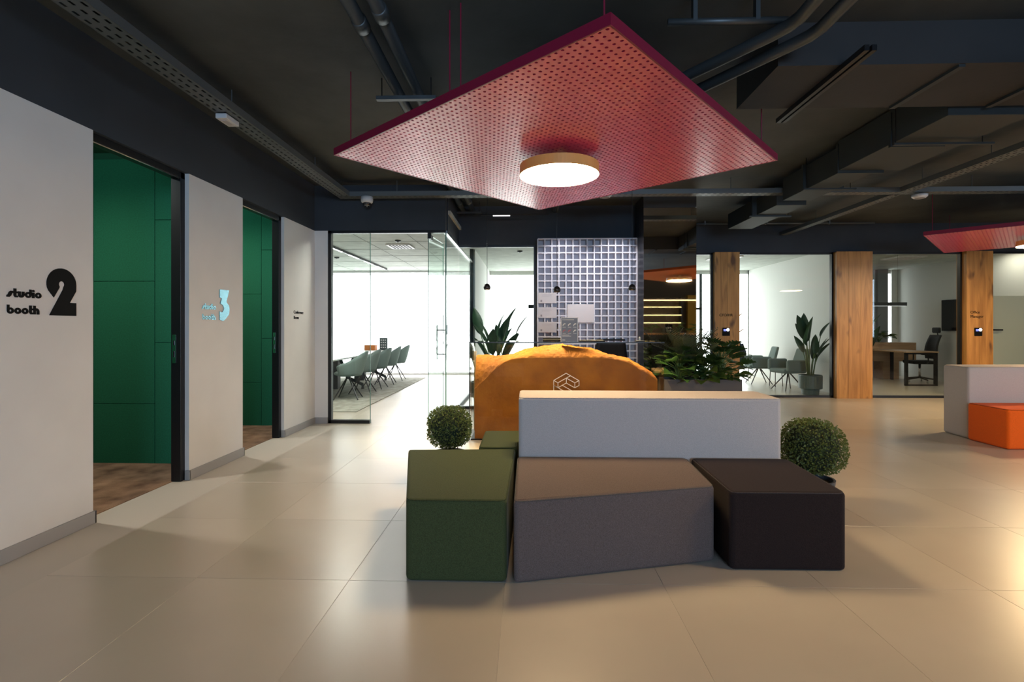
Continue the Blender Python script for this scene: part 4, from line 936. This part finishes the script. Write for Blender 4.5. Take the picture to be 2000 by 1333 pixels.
tag(B().box(-5.9, -2.62, 7.65, 12.9, .0005, .012).build('rug', M_RUG, at=(-4.26, 10.3, 0)), 'beige mottled rug under the conference table', 'rug')
t = thing('menu_stand', 'dark patterned card standing at the far end of the conference table', 'menu stand', (-3.55, 12.35, .745), 0, None)
B().box(-.10, .10, -.004, .004, 0, .30).build('card', mat('card_teal', (.05, .075, .075), .5), t); B().box(-.1, .1, -.05, .05, 0, .006).build('foot', M_INK, t)
pb = B(); [pb.box(-.07 + c * .05, -.04 + c * .05, -.006, -.004, .05 + r_ * .06, .075 + r_ * .06) for c in range(3) for r_ in range(4)]; pb.build('print', M_PLASTW, t)
t = thing('folder_box', 'small orange box on the conference table beside the dark card', 'box', (-3.85, 12.3, .745), 0, None)
B().box(-.13, .13, -.1, .1, 0, .12).build('body', mat('orange_card', (.55, .17, .03), .6), t, bevel=.004); B().box(-.132, .132, -.102, .102, .10, .122).build('lid', mat('orange_card', (.55, .17, .03), .6), t)
t = thing('laptop', 'thin open notebook lying on the near part of the conference table', 'laptop', (-4.0, 9.7, .745), R(20), None)
B().box(-.16, .16, -.11, .11, 0, .014).build('base', M_DKMETAL, t, bevel=.003); B().box(-.16, .16, .10, .108, .012, .04).build('screen', M_INK, t)
# conference ceiling: linear track, cassette, sensors
t = thing('track_light', 'long black linear track light on the conference room ceiling', 'track light', (-3.67, 11, 2.80), 0, None, world=True)
B().box(-3.70, -3.665, 8.0, 13.1, 2.80, 2.85).build('channel', M_BLACK, t)
for y in (8.3, 9.3, 10.3, 11.3, 12.3): B().box(-3.695, -3.67, y, y + .6, 2.795, 2.80).build('lit_insert', emis('track_insert', (1, .97, .92), 14), t)
t = thing('ceiling_cassette', 'square white air cassette in the conference room ceiling', 'air vent', (-2.42, 9.5, 2.82), 0, None, world=True)
B().box(-2.62, -2.18, 9.25, 9.75, 2.825, 2.85).build('frame', M_LAMPW if False else M_PLASTW, t)
for k in range(6): B().box(-2.57 + k * .062, -2.545 + k * .062, 9.30, 9.70, 2.815, 2.826).build('slat', M_DKMETAL, t)
for x, y, lb in ((-2.3, 8.9, 'small dark round sensor on the conference ceiling near the glass'), (-4.2, 11.0, 'small dark round sensor on the conference ceiling above the table'), (.15 - .3, 10.2, 'small dark round sensor on the meeting room ceiling')):
    t = thing('ceiling_sensor', lb, 'sensor', (x, y, 2.82), 0, 'sensors on the office ceilings'); B().lathe([(.001, 0), (.05, .004), (.055, .03)], seg=20).build('body', M_DKMETAL, t, smooth=True); B().lathe([(.012, -.004), (.014, .002)], seg=10).build('lens', M_INK, t)
# sheer curtains along the windows
def curtain(x0, x1, y, label):
    b = B(); n = int((x1 - x0) / .045)
    for i in range(n + 1):
        x = x0 + (x1 - x0) * i / n; yy = y + .035 * math.sin(i * 1.15) + .012 * math.sin(i * .37); b.v += [(x, yy, .04), (x, yy, 2.80)]
    b.f = [(2 * i, 2 * i + 2, 2 * i + 3, 2 * i + 1) for i in range(n)]
    t = thing('sheer_curtain', label, 'curtain', ((x0 + x1) / 2, y, 0), 0, 'white sheer curtains', world=True)
    b.build('cloth', M_SHEER, t, smooth=True); B().box(x0, x1, y - .02, y + .02, 2.80, 2.845).build('curtain_rail', M_PLASTW, t)
m = bpy.data.materials.new('sheer_voile'); m.use_nodes = True; tt = m.node_tree; tt.nodes.clear()
tr = tt.nodes.new('ShaderNodeBsdfTransparent'); tl = tt.nodes.new('ShaderNodeBsdfTranslucent'); tl.inputs[0].default_value = (.9, .92, .92, 1); mx = tt.nodes.new('ShaderNodeMixShader'); mx.inputs[0].default_value = .4
oo = tt.nodes.new('ShaderNodeOutputMaterial'); tt.links.new(tr.outputs[0], mx.inputs[1]); tt.links.new(tl.outputs[0], mx.inputs[2]); tt.links.new(mx.outputs[0], oo.inputs[0]); M_SHEER = m
curtain(-6.1, -1.2, 13.7, 'white sheer curtain across the conference room windows')
# wall screen in the conference room, meeting room lamp
t = thing('wall_screen', 'dark blue screen edge mounted on the glass partition of the conference room', 'screen', (-1.22, 9.2, 1.1), 0, None, world=True)
B().box(-1.20, -1.15, 8.95, 10.25, 1.08, 1.86).build('body', mat('screen_blue', (.03, .06, .09), .3), t, bevel=.004); B().box(-1.15, -1.112, 9.4, 9.7, 1.3, 1.6).build('wall_mount', M_BLACK, t)
def linear_pendant(p0, p1, label):
    t = thing('linear_pendant', label, 'pendant lamp', tuple((a + b) / 2 for a, b in zip(p0, p1)), 0, 'black linear office pendants', world=True)
    z = p0[2]; B().box(min(p0[0], p1[0]), max(p0[0], p1[0]), p0[1] - .03, p0[1] + .03, z, z + .075).build('body', M_TEAL, t, bevel=.004)
    B().box(min(p0[0], p1[0]) + .02, max(p0[0], p1[0]) - .02, p0[1] - .02, p0[1] + .02, z - .003, z).build('diffuser', M_LAMPW, t)
    for f in (.15, .85): x = p0[0] * (1 - f) + p1[0] * f; B().tube([(x, p0[1], z + .07), (x, p0[1], 2.85)], .002, 5).build('wire', M_BLACK, t)
linear_pendant((.02, 10.5, 1.70), (1.3, 10.5, 1.70), 'black linear pendant in the meeting room left of the lattice')
linear_pendant((6.9, 11.0, 1.76), (8.07, 11.0, 1.76), 'black linear pendant in the office behind the wide oak post')

# ================================================================== OFFICE WITH LOUNGE CHAIRS
def lounge(loc, rz, label):
    t = thing('lounge_chair', label, 'chair', loc, rz, 'grey lounge chairs'); m_ = M_F_TEALG          # faces local -X
    B().box(-.27, .25, -.24, .24, .36, .45).build('seat', m_, t, bevel=.04, seg=3)
    for s in (-1, 1): B().box(-.24, .18, s * .29 - .05, s * .29 + .05, .40, .64).build('armrest', m_, t, bevel=.04, seg=3)
    bk = B(); bk.v = [(.20, -.24, .40), (.27, -.24, .40), (.27, .24, .40), (.20, .24, .40), (.33, -.19, .86), (.39, -.19, .86), (.39, .19, .86), (.33, .19, .86)]
    bk.f = [(0, 3, 2, 1), (4, 5, 6, 7), (0, 1, 5, 4), (1, 2, 6, 5), (2, 3, 7, 6), (3, 0, 4, 7)]; bk.build('backrest', m_, t, bevel=.03, seg=3)
    for k in range(4): a = R(45 + 90 * k); B().tube([(.03 * math.cos(a), .03 * math.sin(a), .36), (.32 * math.cos(a), .32 * math.sin(a), .006)], [.014, .010], 8).build('leg', M_BLACK, t)
    return t
l0 = lounge((5.36, 11.85, .0), R(-8), 'grey lounge chair farther from the strelitzia in the glass office')
copy_tree(l0, (5.40, 10.62, .0), R(10), 'grey lounge chair next to the strelitzia in the glass office')
t = thing('side_table', 'small side table on thin black legs between the lounge chairs', 'side table', (5.45, 11.24, 0), 0, None)
B().lathe([(.001, .47), (.16, .47), (.16, .49), (.001, .49)], seg=28).build('table_top', M_F_TEALG, t)
for k in range(3): a = R(120 * k); B().tube([(.12 * math.cos(a), .12 * math.sin(a), .47), (.15 * math.cos(a), .15 * math.sin(a), .005)], .009, 6).build('leg', M_BLACK, t)
t = thing('coat_stand', 'slim oak coat stand at the left of the glass office', 'coat stand', (5.08, 12.5, 0), 0, None)
B().tube([(0, 0, .02), (0, 0, 1.85)], .022, 10).build('pole', M_OAK, t)
for z, a in ((1.50, 20), (1.55, 200), (1.12, 0), (1.15, 180)): B().tube([(0, 0, z), (.20 * math.cos(R(a)), .2 * math.sin(R(a)), z + .14)], .012, 8).build('peg', M_OAK, t)
for k in range(3): a = R(120 * k - 20); B().tube([(0, 0, .20), (.30 * math.cos(a), .30 * math.sin(a), .012)], .014, 8).build('foot', M_BLACK, t)
t = thing('jacket', 'dark blue jacket hanging on the oak coat stand', 'jacket', (5.08, 12.42, .35), 0, None)
jb = B(); nn = 18
for i, (z, rx, ry) in enumerate(((0, .17, .07), (.15, .18, .085), (.35, .165, .08), (.52, .13, .075), (.60, .07, .06), (.66, .02, .02))):
    for k in range(nn): a = 2 * math.pi * k / nn; f = 1 + .10 * math.sin(3 * a + i * .6); jb.v.append((rx * f * math.cos(a), ry * f * math.sin(a), z))
jb.f = [(i * nn + k, i * nn + (k + 1) % nn, (i + 1) * nn + (k + 1) % nn, (i + 1) * nn + k) for i in range(5) for k in range(nn)]
jb.build('body', mat('navy_cloth', (.03, .04, .06), .9), t, smooth=True)
for s in (-1, 1): B().tube([(s * .12, 0, .55), (s * .19, -.01, .35), (s * .19, -.02, .08)], [.045, .045, .035], 8).build('sleeve', mat('navy_cloth', (.03, .04, .06), .9), t, smooth=True)
for x, y, lb in ((4.35, 11.3, 'square white air cassette in the glass office ceiling'), (8.3, 11.4, 'square white air cassette in the manager office ceiling')):
    t = thing('ceiling_cassette', lb, 'air vent', (x, y, 2.82), 0, 'office ceiling cassettes', world=True)
    B().box(x - .3, x + .3, y - .3, y + .3, 2.825, 2.85).build('frame', M_PLASTW, t)
    for k in range(5): B().box(x - .22 + k * .1, x - .17 + k * .1, y - .22, y + .22, 2.817, 2.826).build('slat', M_PAPER, t)

# ================================================================== MANAGER OFFICE
t = thing('desk', 'oak topped desk with a dark square frame in the manager office', 'desk', (8.76, 11.9, 0), 0, None, world=True)
B().box(8.41, 9.12, 11.46, 12.9, .735, .765).build('desk_top', M_OAKD, t, bevel=.003, seg=1)
for x in (8.42, 9.06): B().box(x, x + .05, 11.48, 11.54, 0, .735).build('leg', M_BLACK, t)
B().box(8.42, 9.11, 11.48, 11.54, 0, .03).build('foot_rail', M_BLACK, t); B().box(8.42, 9.11, 11.48, 11.54, .70, .735).build('top_rail', M_BLACK, t)
for x in (8.42, 9.06): B().box(x, x + .05, 12.83, 12.89, 0, .735).build('leg', M_BLACK, t)
t = thing('sideboard', 'oak and white sideboard with plants on top in the manager office', 'cabinet', (8.4, 13.3, 0), 0, None, world=True)
B().box(7.85, 9.75, 12.95, 13.5, .45, .92).build('upper_box', M_OAKD, t, bevel=.004, seg=1); B().box(7.86, 8.55, 12.97, 13.48, 0, .45).build('lower_box', M_PAPER, t); B().box(8.95, 9.34, 12.97, 13.48, 0, .45).build('drawer_box', M_OAKD, t)
B().box(8.56, 8.94, 13.3, 13.48, 0, .45).build('rear_panel', M_PAPER, t); B().box(8.60, 8.62, 13.28, 13.30, .2, .3).build('handle', M_BLACK, t)
bushy((8.35, 13.2, .92), 'leafy green plant on the left of the oak sideboard', 12, 51, .30, .28, [mons2, mons], group='plants on the sideboard')
bushy((9.0, 13.2, .92), 'leafy green plant on the right of the oak sideboard', 14, 52, .26, .32, [mons2, mons], group='plants on the sideboard')
office_chair((9.30, 12.25, 0), R(170), 'black mesh office chair with headrest at the manager desk', True, mat('black_mesh', (.02, .02, .02), .8))
t = thing('television', 'black wall television on the right wall of the manager office', 'television', (9.93, 11.4, 1.2), 0, None, world=True)
B().box(9.89, 9.93, 11.02, 12.36, 1.22, 1.95).build('body', M_INK, t, bevel=.004); B().box(9.886, 9.89, 11.04, 12.34, 1.24, 1.93).build('screen', mat('tv_screen', (.006, .006, .007), .12), t.children[0])
B().box(9.93, 9.949, 11.2, 11.6, 1.4, 1.7).build('wall_mount', M_BLACK, t)

# unseen ceiling lights added to brighten the offices and conference room
def downlight(x, y, z, lb, s=.3, e=6.0, col=(1, .96, .88)):
    t = thing('ceiling_fill', lb, 'ceiling lamp', (x, y, z), 0, 'added ceiling fill lights')
    B().box(-s, s, -s, s, -.012, 0).build('frame', M_PLASTW, t); B().box(-s + .015, s - .015, -s + .015, s - .015, -.015, -.011).build('diffuser', emis('office_fill_%d' % int(e * 10), col, e), t)
downlight(6.72, 11.0, 2.85, 'added ceiling light behind the wide oak post, fill for the manager office', .3, 13.0, (1, .90, .74))
downlight(9.5, 10.5, 2.85, 'added ceiling light near the television, fill for the manager office', .3, 10.0, (1, .90, .74))
downlight(-2.9, 7.6, 2.85, 'added ceiling light behind the conference header, fill for the chairs', .3, 55.0)
downlight(-1.9, 7.25, 2.85, 'added ceiling light inside the conference doorway, out of view', .3, 35.0)
for x, lb in ((.52, 'unseen lamp added to brighten the left half of the lattice'), (1.28, 'unseen lamp added to brighten the right half of the lattice')):  # spots added out of view to light the lattice shelf
    t = thing('fill_spotlight', lb, 'fill_spotlight', (x, 6.72, 3.10), 0, 'fill lamps added over the reception'); d_ = Vector((.05, 1.05, -1.25)).normalized()
    B().tube([(0, 0, 0), (0, 0, CZ - 3.10 - .001)], .012, 8).build('stem', M_BLACK, t); B().tube([-d_ * .07, d_ * .06], .035, 16).build('head', M_BLACK, t)
    ld = bpy.data.lights.new('spot_fill', 'SPOT'); ld.energy = 92; ld.spot_size = R(58); ld.spot_blend = .45; ld.color = (.95, .94, 1.0); ld.shadow_soft_size = .03
    lo = bpy.data.objects.new('spot_fill', ld); COL.objects.link(lo); lo.parent = t; lo.location = d_ * .065; lo.rotation_euler = d_.to_track_quat('-Z', 'Y').to_euler()

# ================================================================== COFFEE BAR BEHIND THE PHOTOGRAPHER (seen in the mirror column)
struct(B().box(3.2, 9.5, -6.2, -6.1, 0, CZ).build('wall_kitchen', mat('kitchen_brown', (.10, .075, .05), .8)))
struct(B().box(6.45, 9.5, -6.1, -5.9, 0, 2.6).build('wall_kitchen_yellow', M_YELLOW))
t = thing('bar_shelf', 'backlit bar shelf with glowing edges seen in the smoked mirror', 'shelf', (5.3, -5.9, 0), 0, None, world=True)
for z in (1.49, 1.80, 2.12, 2.41):
    B().box(3.9, 6.15, -6.08, -5.75, z, z + .03).build('shelf_board', M_BLACK, t); B().box(3.9, 6.15, -5.76, -5.745, z - .012, z).build('led_strip', M_WARMLED, t)
for x in (3.9, 6.15): B().box(x, x + .03, -6.08, -5.75, .9, 2.5).build('upright', M_BLACK, t)
bar = thing('bar_counter', 'oak topped bar counter seen in the smoked mirror', 'counter', (5, -2.5, 0), 0, None, world=True)
B().box(3.2, 7.2, -2.8, -2.2, 1.06, 1.11).build('counter_top', M_OAK, bar); B().box(3.3, 7.1, -2.75, -2.3, 0, 1.06).build('front_panel', M_BLACK, bar)
t = thing('linear_lamp', 'long glowing linear lamp over the bar seen in the mirror', 'lamp', (5, -2.4, 2.2), 0, None, world=True)
B().box(3.2, 7.2, -2.43, -2.37, 2.22, 2.26).build('body', M_BLACK, t); B().box(3.2, 7.2, -2.425, -2.375, 2.205, 2.22).build('diffuser', M_WARMLED, t)
for x in (3.6, 6.8): B().tube([(x, -2.4, 2.26), (x, -2.4, CZ)], .004, 5).build('wire', M_BLACK, t)
for x, sd, lb in ((4.15, 61, 'leafy plant on the bar counter, left in the mirror'), (5.05, 62, 'leafy plant on the bar counter, middle in the mirror'), (5.65, 63, 'leafy plant on the bar counter, right in the mirror')):
    bushy((x, -2.45, 1.11), lb, 13, sd, .30, .22, [mons2], group='plants on the bar', lscale=(.7, 1))
t = thing('menu_stand', 'black menu card with icons on the bar counter in the mirror', 'menu stand', (4.72, -2.4, 1.11), R(180), None)
B().box(-.12, .12, -.004, .004, 0, .30).build('card', M_INK, t); pb = B(); [pb.box(-.08 + c * .06, -.045 + c * .06, -.006, -.004, .06 + r_ * .1, .10 + r_ * .1) for c in range(3) for r_ in range(2)]; pb.build('print', M_PLASTW, t)

for o in list(bpy.data.objects):
    if '_w' in o: del o['_w']
